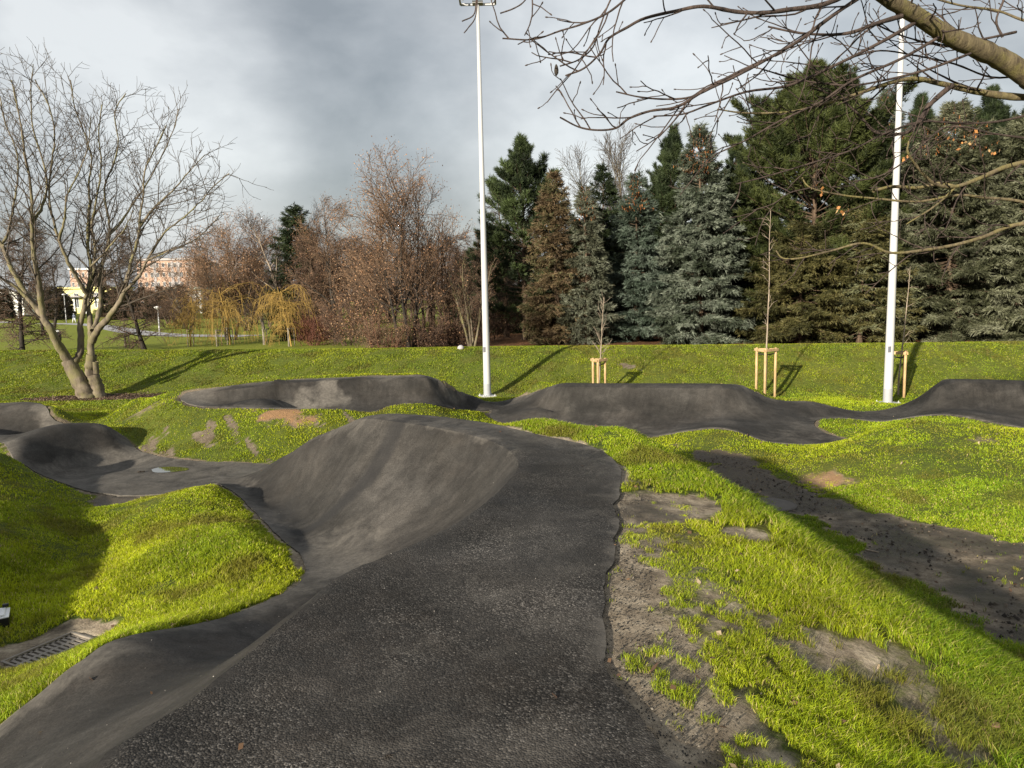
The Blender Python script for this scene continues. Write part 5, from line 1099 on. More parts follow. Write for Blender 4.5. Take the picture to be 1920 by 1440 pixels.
for i, px in enumerate([895, 925, 962, 1005, 1040, 1082, 1125, 1168, 1210, 1255, 1300, 1345, 1390, 1440, 1490, 1540, 1590, 1640, 1690, 1740, 1790, 1840, 1890, 1940]):
    D = 62 + 5 * rngW.random(); top = 470 + 40 * rngW.random() - (95 if px > 1080 else 20); l = loc_of(px, D); s_ = (top_h(px, top, D) - l[2]) / hz(SPR); it.append((SPR, l, rngW.random() * 6, s_ * 1.25, s_))
mass('spruce_thicket', it, 'dark spruce thicket filling the depth behind the conifer row')
# ------------------------------------------------------------------ poles
def pole(px, py, D0, label, r0, r1, H):
    q = P(px, py, 0.03); loc = np.array([q[0], q[1], ground_z(q[0], q[1]) + 0.0]); root = tree_thing('floodlight_pole', loc, label, 'light pole', 'white floodlight poles beside the track')
    H = top_h(px - 20, 4, q[1]) - loc[2] - 0.05 if px < 1000 else H
    b = MB(); b.lathe((0, 0, 0.03), [(r0, 0), (r0, 0.02), (r0 * 0.985, 0.1), (r0 + (r1 - r0) * .5, H * .5), (r1, H)], 24); b.build('shaft', MAT['galvanised'], root, True)
    b = MB(); b.box((0, 0, 0.015), (0.44, 0.44, 0.035), rz=0.35); b.build('base_plate', MAT['galvanised'], root, bevel=0.004)
    for k in range(4):
        a = 0.35 + math.pi / 4 + k * math.pi / 2; b = MB(); b.lathe((0.255 * math.cos(a), 0.255 * math.sin(a), 0.03), [(0.022, 0), (0.022, 0.025), (0.011, 0.026), (0.011, 0.05)], 6); b.build('bolt', MAT['galvanised'], root)
    b = MB(); b.lathe((0, 0, 0.03), [(r0 + 0.001, 0), (r0 + 0.001, 0.36)], 24, cap=False); b.build('foot_band', MAT['band_grey'], root, True)
    b = MB(); b.box((-0.05, -r0 * 0.90 + 0.004, 1.42), (0.075, 0.012, 0.16)); b.build('hatch', MAT['grey_plastic'], root, bevel=0.003)
    # platform with lamps
    f = MB(); w_, d_ = 1.0, 0.5
    for y in (-d_ / 2, d_ / 2): f.box((0, y, H + 0.08), (w_, 0.05, 0.06))
    for x in (-w_ / 2, w_ / 2): f.box((x, 0, H + 0.08), (0.05, d_ - 0.06, 0.058))
    f.box((0, 0, H + 0.02), (0.30, 0.26, 0.055)); f.build('bracket', MAT['galvanised'], root)
    for x, rz in ((-0.42, 0.3), (0.0, 0.0), (0.42, -0.3)):
        b = MB(); b.box((x, -0.05, H + 0.33), (0.34, 0.13, 0.28), rx=0.5, rz=rz); lamp = b.build('floodlight', MAT['grey_plastic'], root, bevel=0.01)
        g_ = MB(); g_.box((x, -0.122, H + 0.292), (0.30, 0.012, 0.24), rx=0.5, rz=rz); g_.build('lens', MAT['white_paint'], lamp)
        s_ = MB(); s_.box((x, -0.02, H + 0.16), (0.03, 0.05, 0.13)); s_.build('mount', MAT['galvanised'], lamp)
    return root
pole(914, 744, 22, 'tall white floodlight pole with base plate left of the middle berm', 0.112, 0.045, 11.65)
pole(1664, 757, 19.4, 'tall white floodlight pole between the right berm and the wooden stakes', 0.112, 0.045, 11.65)
# ------------------------------------------------------------------ drain grate
ang = math.atan2(GR_D[1], GR_D[0]); L_, W_ = GR_L, GR_W
g0 = tree_thing('drain_grate', np.array([GR_C[0], GR_C[1], GR_Z - 0.008]), 'rusty grey slotted drain grate set in soil beside the track', 'drain grate'); g0.rotation_euler = (0, 0, ang)
b = MB(); b.box((0, 0, -0.085), (L_ - 0.02, W_ - 0.02, 0.09)); b.build('pit', MAT['dark_hole'], g0)
f = MB(); t_ = 0.022
f.box((0, W_ / 2, 0.0), (L_ + t_, t_, 0.05)); f.box((0, -W_ / 2, 0.0), (L_ + t_, t_, 0.05)); f.box((L_ / 2, 0, 0.001), (t_, W_ - t_, 0.052)); f.box((-L_ / 2, 0, 0.001), (t_, W_ - t_, 0.052)); f.build('frame', MAT['cast_iron'], g0, bevel=0.003)
NB = 12; pitch = (L_ - t_) / NB; bars = MB(); bars.box((0, 0, -0.002), (L_ - t_, 0.03, 0.024))
for k in range(NB + 1):
    x = -L_ / 2 + t_ / 2 + pitch * k; bw = pitch * 0.52 if 0 < k < NB else pitch * 0.3; x += 0 if 0 < k < NB else (bw / 2 if k == 0 else -bw / 2)
    bars.box((x, (W_ - t_) / 4 + 0.007, -0.001), (bw, (W_ - t_) / 2 - 0.016, 0.022)); bars.box((x, -(W_ - t_) / 4 - 0.007, -0.001), (bw, (W_ - t_) / 2 - 0.016, 0.022))
bars.box((0, W_ / 2 - t_, -0.0005), (L_ - t_, 0.022, 0.021)); bars.box((0, -W_ / 2 + t_, -0.0005), (L_ - t_, 0.022, 0.021))
bars.build('slotted_cover', MAT['cast_iron'], g0)
# white and black fitting at the left edge of the frame
q = P(-6, 1163, 0.14); z = ground_z(q[0], q[1]); lt = tree_thing('ground_light', (q[0], q[1], z), 'white and black square fitting lying on the grass, cut by the left edge', 'ground light'); lt.rotation_euler = (0, 0, 0.55)
b = MB(); b.box((-0.02, 0, 0.035), (0.24, 0.24, 0.09)); b.build('housing', MAT['black_plastic'], lt, bevel=0.006)
b = MB(); b.box((-0.02, 0, 0.086), (0.245, 0.245, 0.012)); b.build('cover_plate', MAT['white_paint'], lt, bevel=0.004)
b = MB(); b.box((-0.03, 0.0, 0.102), (0.20, 0.20, 0.018)); b.build('face_plate', MAT['white_paint'], lt, bevel=0.006)
b = MB(); b.lathe((-0.05, 0.01, 0.112), [(0.06, 0), (0.06, 0.03), (0.045, 0.035), (0.04, 0.06), (0.03, 0.066)], 20); b.build('knob', MAT['grey_plastic'], lt, True)
b = MB(); b.box((0.07, 0.10, 0.125), (0.05, 0.03, 0.03)); b.build('clip', MAT['black_plastic'], lt, bevel=0.004)
# manhole cover in the mud
q = P(1446, 944, 0.05); z = ground_z(q[0], q[1]); mh = tree_thing('manhole_cover', (q[0], q[1], z), 'round mud covered manhole cover in the dark dirt lane', 'manhole cover')
b = MB(); b.lathe((0, 0, -0.03), [(0.34, 0), (0.34, 0.045), (0.325, 0.052), (0.32, 0.047)], 36); b.build('ring', MAT['stone'], mh)
b = MB(); b.lathe((0, 0, -0.03), [(0.315, 0), (0.315, 0.05)], 36); b.build('lid', MAT['stone'], mh)
# ------------------------------------------------------------------ buildings far left
def yz(px, py, D): return PD(px, py, D)
def building(name, x0, x1, ytop, ybase, D, wall, label, rows, cols, depth=10, wh=(0.5, 0.5), roofm=None, roofh=0.5, cat='building', panels=None, balcony=False):
    a = PD(x0, ybase, D); c = PD(x1, ybase, D); top = PD((x0 + x1) / 2, ytop, D)[2]; zb = ground_z((a[0] + c[0]) / 2, D) - 0.3
    wd = c[0] - a[0]; h = top - zb; root = tree_thing(name, ((a[0] + c[0]) / 2, D, zb), label, cat)
    m = MB(); m.box((0, depth / 2, h / 2), (wd, depth, h)); m.build('wall', MAT[wall], root)
    m = MB(); m.box((0, depth / 2 - 0.2, h + roofh / 2 + 0.003), (wd + 0.8, depth + 0.8, roofh)); m.build('roof', MAT[roofm or wall], root)
    for r in range(rows):
        for k in range(cols):
            cw, ch = wd / cols, (h - 0.6) / rows; x = -wd / 2 + cw * (k + 0.5); zc = 0.5 + ch * (r + 0.52)
            f = MB(); ww, hh = cw * wh[0], ch * wh[1]; t2 = 0.07
            f.box((x, -0.03, zc + hh / 2), (ww + t2, 0.10, t2)); f.box((x, -0.03, zc - hh / 2), (ww + t2, 0.10, t2)); f.box((x - ww / 2, -0.03, zc), (t2, 0.10, hh - t2)); f.box((x + ww / 2, -0.03, zc), (t2, 0.10, hh - t2)); f.box((x, -0.028, zc), (t2 * .7, 0.08, hh - t2))
            wn_ = f.build('window', MAT['white_paint'], root); p_ = MB(); p_.box((x, -0.012, zc), (ww - t2, 0.04, hh - t2)); p_.build('pane', MAT['glass_dark'], wn_)
    return root, wd, h
yb, wd, h = building('low_building', 118, 212, 541, 588, 172, 'wall_yellow', 'pale yellow low building with flat canopy behind the big bare tree', 1, 5, wh=(0.42, 0.62), roofh=0.35)
m = MB(); m.box((0.5, -0.9, h * 0.70), (wd * 0.98, 1.8, 0.32)); m.build('canopy', MAT['wall_grey'], yb)
for k in range(5):
    m = MB(); m.box((-wd / 2 + wd * (k + 0.02) / 4.1, -0.18, h * 0.33), (0.45, 0.3, h * 0.64)); m.build('pillar', MAT['white_paint'], yb)
building('low_building', -60, 46, 551, 590, 165, 'wall_cream', 'white low building at the far left edge', 2, 7, wh=(0.55, 0.5), roofh=0.4)
ap, wd, h = building('apartment_block', 262, 372, 488, 572, 300, 'wall_orange', 'orange and grey apartment block left of the round russet tree', 5, 10, depth=14, wh=(0.42, 0.45), roofm='wall_grey', roofh=0.8)
for k in (2, 5, 6, 8):
    m = MB(); m.box((-wd / 2 + wd * (k + .5) / 10 + wd / 20, -0.03, h / 2), (wd / 22, 0.1, h - 1)); m.build('panel', MAT['wall_grey'], ap)
building('apartment_block', 395, 478, 492, 572, 310, 'wall_grey', 'grey and pink apartment block behind the round russet tree', 5, 8, depth=14, wh=(0.4, 0.45), roofm='wall_grey', roofh=0.8)
building('apartment_block', 136, 176, 506, 572, 330, 'wall_orange', 'distant orange block above the yellow building', 4, 4, depth=12, wh=(0.4, 0.45), roofm='wall_cream', roofh=0.7)
building('pavilion', 318, 378, 545, 575, 190, 'wall_cream', 'small pavilion with pale green roof beside the dark hedge trees', 1, 5, depth=6, wh=(0.5, 0.45), roofm='roof_green', roofh=0.9)
# dark thujas before the houses
rngT = np.random.default_rng(77)
first = conifer('thuja', 86, 150, 548, 15, 'spruce', [(0.012, 0.02, 0.008), (0.035, 0.035, 0.016), (0.06, 0.042, 0.02)], 'narrow dark thuja before the far houses, left end of the thuja row', 'dark narrow thujas before the far houses', 400, base=0.15, profile=0.55, dens_=0.9, fluff=1.6)
names = {0: 'next to the left end of the thuja row'}
spots = [(101, 540), (117, 543), (131, 556), (206, 538), (222, 545), (238, 535), (254, 548), (271, 542), (288, 548), (304, 540), (322, 543), (345, 538), (-8, 556), (22, 568), (396, 552), (14, 545)]
ords = ['second in', 'third in', 'shortest in', 'fourth in', 'fifth in', 'sixth in', 'seventh in', 'eighth in', 'ninth in', 'tenth in', 'eleventh in', 'right end of']
for i, (px, ty) in enumerate(spots):
    c_ = first.copy(); C.objects.link(c_)
    for ch in first.children: d = ch.copy(); C.objects.link(d); d.parent = c_
    D_ = 146 + rngT.random() * 14; l_ = loc_of(px, D_); c_.location = tuple(l_); c_.rotation_euler = (0, 0, rngT.random() * 6); s_ = (top_h(px, ty, D_) - l_[2]) / (top_h(86, 548, 150) - first.location[2]); c_.scale = (s_ * (1.0 + 0.3 * rngT.random()), s_, s_)
    c_['label'] = f'narrow dark thuja before the far houses, {ords[i]} the thuja row' if i < 12 else ['dark thuja before the white building, at the left edge', 'small dark thuja before the white building windows', 'dark thuja seen through the twigs of the round russet tree', 'second dark thuja before the white building'][i - 12]
# ------------------------------------------------------------------ paths in the park
def strip(name, pts, half, z=0.03, **k):
    q = np.array([[*P(px, py, 0)[:2], 0] for px, py in pts]); q = smooth_path(q, 6); t = np.gradient(q[:, :2], axis=0); t /= np.linalg.norm(t, axis=1)[:, None]; nn = np.column_stack([-t[:, 1], t[:, 0]])
    V = []
    for i in range(len(q)):
        for s_ in (-1, 1): p = q[i, :2] + nn[i] * half * s_; V.append([p[0], p[1], ground_z(p[0], p[1]) + z])
    return mesh_obj(name, np.array(V), [(2 * i, 2 * i + 1, 2 * i + 3, 2 * i + 2) for i in range(len(q) - 1)], MAT['paving'], kind='structure')
strip('path', [(-60, 606), (60, 606.5), (120, 607), (170, 609), (210, 615), (250, 622), (300, 627), (345, 629), (470, 630)], 1.6)
# park lamps, bin, walker
def lamp(px, pyb, ptop, D, label):
    loc = loc_of(px, D); H = top_h(px, ptop, D) - loc[2]; r_ = tree_thing('park_lamp', loc, label, 'street lamp', 'lamps along the park path')
    b = MB(); b.lathe((0, 0, 0), [(0.09, 0), (0.07, H * .2), (0.05, H * 0.95)], 10); b.build('post', MAT['galvanised'], r_, True)
    b = MB(); b.lathe((0, 0, H * 0.95), [(0.07, 0), (0.30, 0.10), (0.34, 0.16), (0.32, 0.22), (0.08, 0.30)], 14); b.build('lamp_head', MAT['white_paint'], r_, True)
lamp(126, 604, 551, 132, 'taller park lamp before the yellow building'); lamp(299, 628, 577, 72, 'short park lamp right of the dark leaning tree'); lamp(37, 602, 585, 140, 'park lamp seen before the white building')
loc = loc_of(108, 63); bn = tree_thing('litter_bin', loc, 'dark litter bin with pale lid on the lawn behind the big bare tree', 'litter bin')
b = MB(); b.lathe((0, 0, 0.12), [(0.20, 0), (0.24, 0.1), (0.25, 0.7), (0.24, 0.78)], 16); b.build('body', MAT['black_plastic'], bn, True)
b = MB(); b.lathe((0, 0, 0.903), [(0.26, 0), (0.25, 0.06), (0.10, 0.13), (0.03, 0.14)], 16); b.build('lid', MAT['white_paint'], bn, True)
b = MB(); b.lathe((0, 0, -0.02), [(0.10, 0), (0.05, 0.05), (0.05, 0.139)], 10); b.build('foot', MAT['black_plastic'], bn, True)
loc = loc_of(141, 134); pr = tree_thing('person', loc, 'person in grey jacket and light trousers walking on the far path', 'person')
pm = bpy.data.meshes.new('body'); pv = [(0, 0, .95), (0, 0, 1.2), (0, 0, 1.45), (0, 0, 1.53), (.0, -.02, 1.62), (0, -.02, 1.74), (-.12, 0, .92), (-.22, -.03, .5), (-.34, 0, .08), (-.24, -.1, .04), (.12, 0, .92), (.2, 0, .5), (.26, .02, .08), (.38, -.06, .04), (-.2, 0, 1.42), (-.3, .05, 1.15), (-.2, -.05, .92), (.2, 0, 1.42), (.27, .05, 1.15), (.36, -.05, .95)]
pe = [(0, 1), (1, 2), (2, 3), (3, 4), (4, 5), (0, 6), (6, 7), (7, 8), (8, 9), (0, 10), (10, 11), (11, 12), (12, 13), (2, 14), (14, 15), (15, 16), (2, 17), (17, 18), (18, 19)]
rad = [.17, .17, .16, .06, .10, .09, .10, .07, .05, .04, .10, .07, .05, .04, .07, .05, .035, .07, .05, .035]
pm.from_pydata(pv, pe, []); po = bpy.data.objects.new('body', pm); C.objects.link(po); po.parent = pr; pm.materials.append(MAT['cloth_blue'])
sm_ = po.modifiers.new('skin', 'SKIN'); pm.skin_vertices[0].data[0].use_root = True
for v_, r_ in zip(pm.skin_vertices[0].data, rad): v_.radius = (r_, r_ * 0.8)
po.modifiers.new('sub', 'SUBSURF').levels = 1
b = MB(); b.lathe((0, -.02, 1.66), [(.10, 0), (.105, .06), (.08, .12), (.02, .145)], 12); b.build('hair', MAT['cloth_light'], pr, True)
for sx, kx in ((-1, -.22), (1, .2)):
    b = MB(); b.tube([(kx * .55, 0, .9), (kx, -.02, .5), (kx * 1.5, .01, .1)], [.115, .085, .06], 10); b.build('trouser_leg', MAT['cloth_light'], pr, True)
# ------------------------------------------------------------------ small things on the ground
def rod(name, a, b_, r, mat, label, cat, lift=0.012, n=7, group=None, wob=0.006, seed=1):
    rng = np.random.default_rng(seed); a = np.array(a); b_ = np.array(b_); m = 7; q = a + (b_ - a) * np.linspace(0, 1, m)[:, None]; q[:, :2] += rng.normal(size=(m, 2)) * wob
    q[:, 2] = [ground_z(x, y) + lift + r for x, y in q[:, :2]]; o = q[0].copy(); q = q - o
    T = MB(); T.tube(q, np.linspace(r, r * 0.7, m) * (1 + 0.15 * rng.normal(size=m)), n); ob = T.build(name, MAT[mat], None, True, label=label, cat=cat, group=group); ob.location = tuple(o); return ob
rod('wood_piece', P(1838, 1390, .93), P(1856, 1401, .93), 0.006, 'old_wood', 'short rounded wood stick in the grass near the lower right corner', 'stick', 0.02)
q = P(1858, 1382, .93); b = MB(); b.box((0, 0, 0.02), (0.065, 0.034, 0.010), rz=-0.5, rx=0.2); wp_ = b.build('bark_piece', MAT['old_wood'], None, bevel=0.004, label='flat brown bark piece beside the rounded stick, lower right corner', cat='bark piece'); wp_.location = (q[0], q[1], ground_z(q[0], q[1]) + 0.01)
rod('wood_piece', P(1812, 1209, 1.02), P(1832, 1217, 1.02), 0.007, 'old_wood', 'thin light wood stick lying in the grass at the right slope', 'stick', 0.03)
rod('wood_piece', P(1500, 988, 1.2), P(1520, 1002, 1.2), 0.012, 'old_wood', 'brown wood stick on the ridge above the dirt lane', 'stick', 0.03)
rod('wood_piece', P(1622, 1030, 0.03), P(1648, 1035, 0.03), 0.012, 'twig_pale', 'pale stick lying in the dark dirt lane', 'stick', 0.0)
rod('wood_piece', P(258, 888, 0.06), P(272, 887, 0.06), 0.014, 'bark_dark', 'small black stick lying on the asphalt beside the puddle', 'stick', 0.02)
q = P(864, 656, 0.0); q = loc_of(863, 26.6); st = MB(); st.lathe((0, 0, -0.03), [(0.10, 0), (0.13, .06), (0.10, .13), (0.03, .17)], 9); so = st.build('stone', MAT['wall_grey'], None, True, label='small pale stone at the top of the bank left of the tall pole', cat='stone'); so.location = (q[0], q[1], q[2])
# fallen leaves, clods and grit (uncountable)
def scatter(name, n, region, size, pal, label, mat='dry_leaves', lift=0.006, seed=3, flat=0.5, thick=False):
    rng = np.random.default_rng(seed); X, Y = region(rng, n); Z = height(X, Y) + lift; n = len(X); c = np.column_stack([X, Y, Z])
    az = rng.random(n) * 6.283; a = np.column_stack([np.cos(az), np.sin(az), rng.normal(size=n) * flat * 0.5]); b_ = np.column_stack([-np.sin(az), np.cos(az), rng.normal(size=n) * flat])
    s_ = (size * (0.5 + rng.random(n)))[:, None]; k = 0.55
    if thick:
        up = np.array([[0, 0, 1.0]]); V = np.stack([c - a * s_, c - b_ * s_ * .8, c + a * s_ * .9, c + b_ * s_ * .7, c + up * s_ * (0.5 + 0.6 * rng.random((n, 1))) + a * s_ * .2], 1); b0 = np.arange(n)[:, None] * 5
        F = np.concatenate([b0 + np.array([[0, 1, 4]]), b0 + np.array([[1, 2, 4]]), b0 + np.array([[2, 3, 4]]), b0 + np.array([[3, 0, 4]])]); per = 5
    else: V = np.stack([c - a * s_, c - b_ * s_ * k, c + a * s_ + [0, 0, 0.004], c + b_ * s_ * k + [0, 0, .006]], 1); F = np.arange(n)[:, None] * 4 + np.array([[0, 1, 2, 3]]); per = 4
    return mesh_obj(name, V.reshape(-1, 3), [F], MAT[mat], attrs={'tint': tint_array(n, per, pal, rng)}, kind='stuff', label=label, cat=name.replace('_', ' '))
def reg_all(rng, n):
    D = 2.3 + 19 * rng.random(n) ** 1.3; a = np.radians(rng.uniform(-37, 37, n)); X = D * np.sin(a); Y = D * np.cos(a); ins = in_poly(POLY_NEAR, X, Y) | in_poly(POLY_FAR, X, Y); k = (~ins) | (rng.random(n) < 0.05); return X[k], Y[k]
scatter('fallen_leaves', 900, reg_all, 0.017, [(0.20, 0.12, 0.07), (0.36, 0.28, 0.19), (0.10, 0.06, 0.04)], 'scattered dry brown leaves on the grass', lift=0.022, flat=0.9)
def reg_mud(rng, n):
    X = rng.uniform(1.5, 9, n); Y = rng.uniform(4, 13, n); k = in_poly(MUD, X, Y) & (vnoise(X, Y, 0.7, 61, 3) > 0.47); return X[k], Y[k]
scatter('mud_clods', 9000, reg_mud, 0.018, [(0.035, 0.028, 0.022), (0.08, 0.065, 0.05), (0.16, 0.13, 0.10)], 'dark mud crumbs on the dirt lane', lift=0.0, seed=4, thick=True)
def reg_sh(rng, n):
    L0 = dens(PL_RIGHT, .02); i = rng.integers(0, len(L0), n); X = L0[i, 0] + np.abs(rng.normal(size=n)) * 0.22 + 0.0; Y = L0[i, 1] + rng.normal(size=n) * 0.05; k = ~in_poly(POLY_NEAR, X, Y); return X[k], Y[k]
scatter('grit', 9000, reg_sh, 0.0045, [(0.03, 0.03, 0.03), (0.06, 0.055, 0.05), (0.20, 0.18, 0.15)], 'crumbs of asphalt and grit along the track edge', lift=0.0, seed=6, thick=True)
def reg_on(rng, n):
    D = 2.2 + 9 * rng.random(n) ** 1.2; a = np.radians(rng.uniform(-36, 20, n)); X = D * np.sin(a); Y = D * np.cos(a); k = in_poly(POLY_NEAR, X, Y); return X[k], Y[k]
scatter('grit', 700, reg_on, 0.003, [(0.38, 0.36, 0.33), (0.18, 0.165, 0.15), (0.12, 0.11, 0.1)], 'tiny pale grit grains on the asphalt', lift=0.02, seed=8, thick=True)
def reg_t1(rng, n):
    a = rng.random(n) * 6.283; r = rng.random(n) ** .5; return T1[0] + 0.3 + np.cos(a) * r * 2.6, T1[1] - 0.1 + np.sin(a) * r * 0.85
scatter('bark_mulch', 2600, reg_t1, 0.035, [(0.05, 0.03, 0.02), (0.13, 0.08, 0.05), (0.24, 0.17, 0.12)], 'brown bark chips round the foot of the big bare tree', seed=9, thick=True)
def reg_lit(rng, n):
    X = rng.uniform(-9, 26, n); Y = rng.uniform(27.5, 44, n); k = rng.random(len(X)) < sst(27.5, 29.5, Y - (X < -6) * 1.0); return X[k], Y[k]
scatter('leaf_litter', 9000, reg_lit, 0.06, [(0.22, 0.11, 0.05), (0.34, 0.18, 0.09), (0.12, 0.06, 0.03)], 'rusty leaf litter under the trees behind the bank', seed=10, lift=0.02)
# ------------------------------------------------------------------ tree overhanging from the right
def overhang():
    D0 = 6.6; base = np.array([5.75, 7.6, 0.0]); base[2] = ground_z(base[0], base[1]) - 0.05
    root = tree_thing('overhanging_tree', base, 'bare tree with mossy olive limbs reaching in from the right edge, close to the camera', 'tree'); W = Wood(31, trunk_levels=0)
    def tr(pts, w0, w1, lvl=0, sides=9, k=5):
        q = np.array([PD(p[0], p[1], p[2]) for p in pts]) - base; q = smooth_path(q, k); n = len(q); D = q[:, 1] + base[1]; r = (w1 + (w0 - w1) * (1 - np.linspace(0, 1, n)) ** 1.2) * D / FPX / 2; r = r * (1 + 0.05 * W.rng.normal(size=n)); W.put(q, r, lvl, sides); return q, r
    # trunk and the upright stem at the frame's edge
    tk = np.array([[0, 0, 0], [-.03, -.1, 1.0], [-.12, -.3, 2.0], [-.28, -.6, 2.9]]); sx = [PD(1965, 420, 6.75) - base, PD(1948, 330, 6.7) - base, PD(1944, 240, 6.65) - base, PD(1948, 170, 6.6) - base, PD(1960, 80, 6.5) - base, PD(2000, -60, 6.5) - base]
    q = smooth_path(np.vstack([tk, sx]), 6); W.put(q, np.linspace(0.13, 0.05, len(q)), 0, 14); W.put(smooth_path(np.array([PD(1985, 100, 6.5), PD(1960, 165, 6.45), PD(1925, 150, 6.4)]) - base, 5), np.linspace(0.06, 0.07, 11), 0, 10)
    S = []
    def B(pts, w0, w1, tw=True, **k):
        if w0 < 24 and 'lvl' not in k: k['lvl'] = 1 if pts[0][0] < 1960 and pts[0][1] < 270 or pts[0][0] < 1700 else 0
        r = tr(pts, w0 if w0 > 24 else w0 * 0.62, w1 * 0.85, **k); S.append(r) if tw else None
    B([(1990,190,6.5),(1905,128,6.35),(1850,98,6.2),(1780,68,6.0),(1720,30,5.8),(1660,-5,5.6),(1590,-60,5.4),(1500,-140,5.2)], 38, 27, sides=14)
    B([(1960,182,6.6),(1905,182,6.6),(1850,175,6.55),(1800,165,6.5),(1760,156,6.4),(1720,148,6.3),(1680,152,6.2),(1600,178,6.0),(1540,196,5.9),(1480,210,5.8),(1400,212,5.7),(1345,205,5.6)], 24, 3)
    B([(1785,160,6.45),(1755,185,6.4),(1738,203,6.4),(1722,228,6.35),(1705,247,6.3),(1670,252,6.25),(1640,246,6.2),(1610,215,6.1),(1570,182,6.0),(1520,165,5.9)], 16, 3)
    B([(1965,290,6.7),(1925,303,6.7),(1880,315,6.6),(1840,333,6.5),(1790,350,6.4),(1750,343,6.3),(1718,310,6.2),(1702,285,6.1),(1704,265,6.1)], 17, 4)
    B([(1790,350,6.4),(1760,344,6.5),(1720,352,6.5),(1675,350,6.4),(1638,358,6.3)], 11, 7, tw=False)
    B([(1960,390,6.7),(1905,376,6.7),(1850,371,6.6),(1795,366,6.5),(1720,378,6.4),(1640,372,6.3),(1580,366,6.2),(1520,352,6.1),(1502,330,6.1)], 10, 3)
    B([(1520,352,6.1),(1480,362,6.0),(1450,382,5.9),(1410,395,5.9)], 4, 2)
    B([(1990,400,6.8),(1940,415,6.7),(1890,425,6.7),(1850,442,6.6),(1800,457,6.5),(1740,468,6.4),(1670,474,6.3),(1620,456,6.2),(1560,470,6.1),(1500,484,6.0),(1468,484,6.0),(1455,470,6.0)], 14, 3)
    B([(1790,352,6.4),(1770,372,6.4),(1745,392,6.3),(1700,420,6.2)], 7, 3)
    # long thin hanging branches across the sky
    B([(1640,-70,5.4),(1600,-20,5.3),(1545,8,5.2),(1480,18,5.1),(1430,24,5.0),(1380,22,5.0),(1320,12,4.9),(1270,20,4.9),(1210,34,4.8),(1175,52,4.8),(1142,72,4.8),(1125,100,4.75),(1095,128,4.7),(1060,142,4.7)], 16, 3.4)
    B([(1160,-30,4.7),(1140,10,4.7),(1125,50,4.7),(1112,88,4.75),(1085,112,4.75),(1050,124,4.7)], 5, 3)
    B([(1240,-60,4.6),(1180,-8,4.6),(1140,24,4.6),(1095,44,4.6),(1050,58,4.6),(1000,74,4.6),(942,72,4.6)], 7, 3)
    B([(1010,-40,4.5),(985,0,4.5),(965,15,4.5),(938,25,4.5)], 4, 3); B([(900,-60,4.4),(893,0,4.4),(888,28,4.4),(866,40,4.4)], 3.6, 2.6, tw=False); B([(896,-20,4.4),(892,30,4.4),(878,52,4.4),(870,62,4.4)], 3, 2.4, tw=False)
    B([(1700,-60,5.5),(1620,-10,5.4),(1560,30,5.3),(1500,75,5.2),(1440,110,5.1),(1385,140,5.05),(1340,162,5.0),(1295,182,5.0),(1250,186,5.0),(1200,182,4.9),(1155,172,4.9)], 13, 3)
    B([(1440,110,5.1),(1380,138,5.1),(1320,170,5.0),(1270,200,4.95),(1220,208,4.9),(1180,222,4.9),(1155,240,4.9),(1120,244,4.85),(1085,238,4.85),(1050,220,4.8)], 10, 3.5)
    B([(1690,30,5.7),(1640,45,5.6),(1600,60,5.5),(1560,65,5.5),(1500,62,5.4),(1440,50,5.4)], 14, 4)
    B([(1720,40,5.8),(1650,80,5.7),(1560,125,5.6),(1480,160,5.5),(1400,172,5.4),(1330,196,5.3),(1280,214,5.2),(1225,218,5.2)], 11, 3)
    B([(1760,70,5.9),(1690,110,5.8),(1600,150,5.7),(1540,190,5.6),(1460,228,5.6),(1400,262,5.5),(1340,290,5.5)], 9, 3)
    B([(1820,100,6.0),(1740,130,5.9),(1660,150,5.8),(1590,160,5.7),(1500,150,5.7),(1430,130,5.6)], 8, 3)
    B([(1905,60,6.2),(1850,72,6.1),(1780,85,6.1),(1700,70,6.0),(1630,40,6.0)], 8, 3)
    B([(1990,30,6.3),(1930,40,6.2),(1870,20,6.2),(1800,10,6.1),(1730,-10,6.0)], 9, 4)
    B([(1880,70,6.2),(1868,40,6.2),(1880,5,6.2),(1895,-30,6.2)], 7, 4)
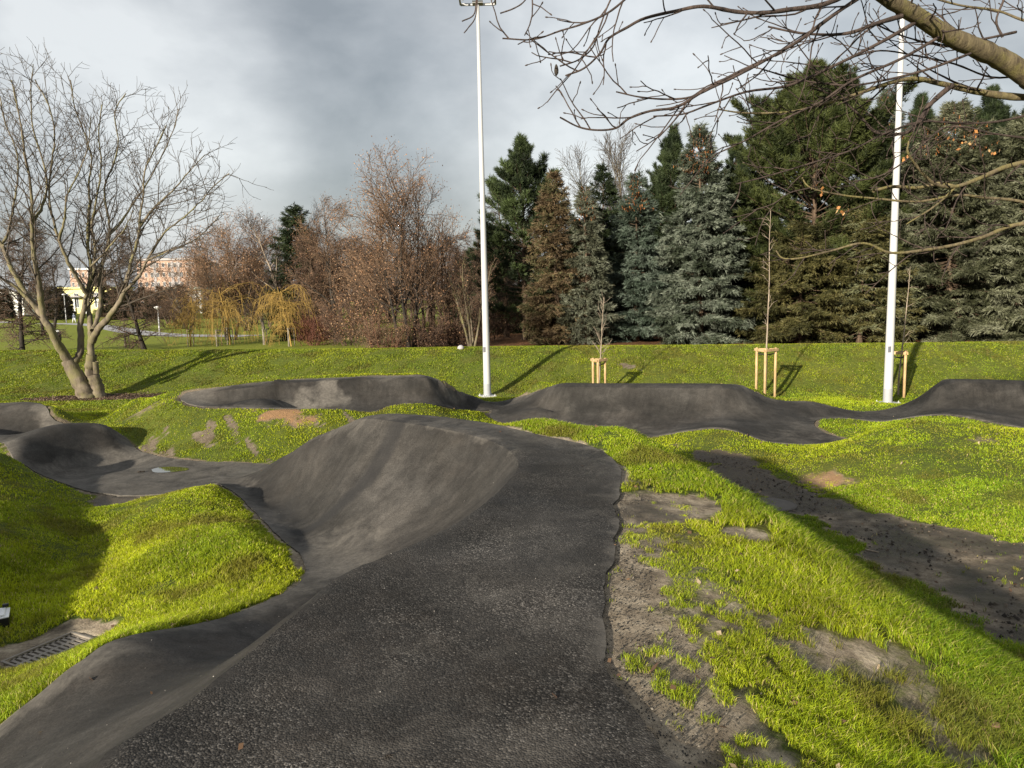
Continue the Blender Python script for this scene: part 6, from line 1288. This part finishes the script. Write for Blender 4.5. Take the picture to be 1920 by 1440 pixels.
    B([(1930,215,6.6),(1870,228,6.5),(1800,232,6.4),(1730,228,6.3),(1660,250,6.2),(1600,280,6.1),(1540,300,6.0),(1440,330,5.9),(1380,345,5.9)], 7, 3)
    B([(1930,140,6.5),(1860,145,6.4),(1790,120,6.3),(1720,105,6.2),(1650,95,6.1),(1590,110,6.0)], 6, 3)
    B([(1930,260,6.6),(1860,250,6.5),(1810,238,6.4),(1770,240,6.4),(1740,262,6.3),(1700,300,6.2),(1650,330,6.1),(1600,340,6.0)], 6, 3)
    spec = [dict(n=4.8, per_m=True, len=0.48, ang=38, dang=12, trop=0.03, wander=0.11, seg=6, r=0.5, rmax=0.010, rmin=0.0048, rtip=0.0032, t0=0.12, fall=0.3, sides=5),
            dict(n=6.5, per_m=True, len=0.18, ang=45, dang=14, trop=0.06, wander=0.16, seg=4, r=0.7, rmin=0.0036, rtip=0.0027, t0=0.15, fall=0.3, sides=4)]
    for q, r in S: W.sprout(q, r, 0, spec)
    # swollen buds on the twig tips
    nb = []
    for p, d in W.tips:
        a = p; pts = np.array([a - d * 0.004, a + d * 0.004, a + d * 0.012, a + d * 0.018]); W.fine.add(pts, np.array([0.0028, 0.0048, 0.0042, 0.001]), 5)
    print('T0', W.nb); finish_wood(W, root, 'bark_olive', 'twig_oldwood')
    rng = W.rng; clus = [(1822, 250, 6.4), (1812, 262, 6.4), (1790, 268, 6.4), (1533, 352, 6.0), (1578, 392, 6.1), (1586, 400, 6.1), (1695, 290, 6.3), (1862, 280, 6.5)]
    pts = np.array([PD(*c) - base for c in clus]); V, F = leaf_cloud(pts, 5, 0.035, rng, 0.035, 1.0); mesh_obj('dry_leaves', V, F, MAT['dry_leaves'], root, attrs={'tint': tint_array(len(F), 4, [(0.55, 0.26, 0.09), (0.42, 0.2, 0.08), (0.6, 0.4, 0.2)], rng)})
    b = MB(); q = PD(1043, 131, 4.7) - base; b.lathe(tuple(q - [0, 0, 0.035]), [(0.003, 0), (0.013, 0.015), (0.014, 0.035), (0.010, 0.055), (0.003, 0.068)], 7); b.build('seed_pod', MAT['bark_dark'], root, True)
overhang()
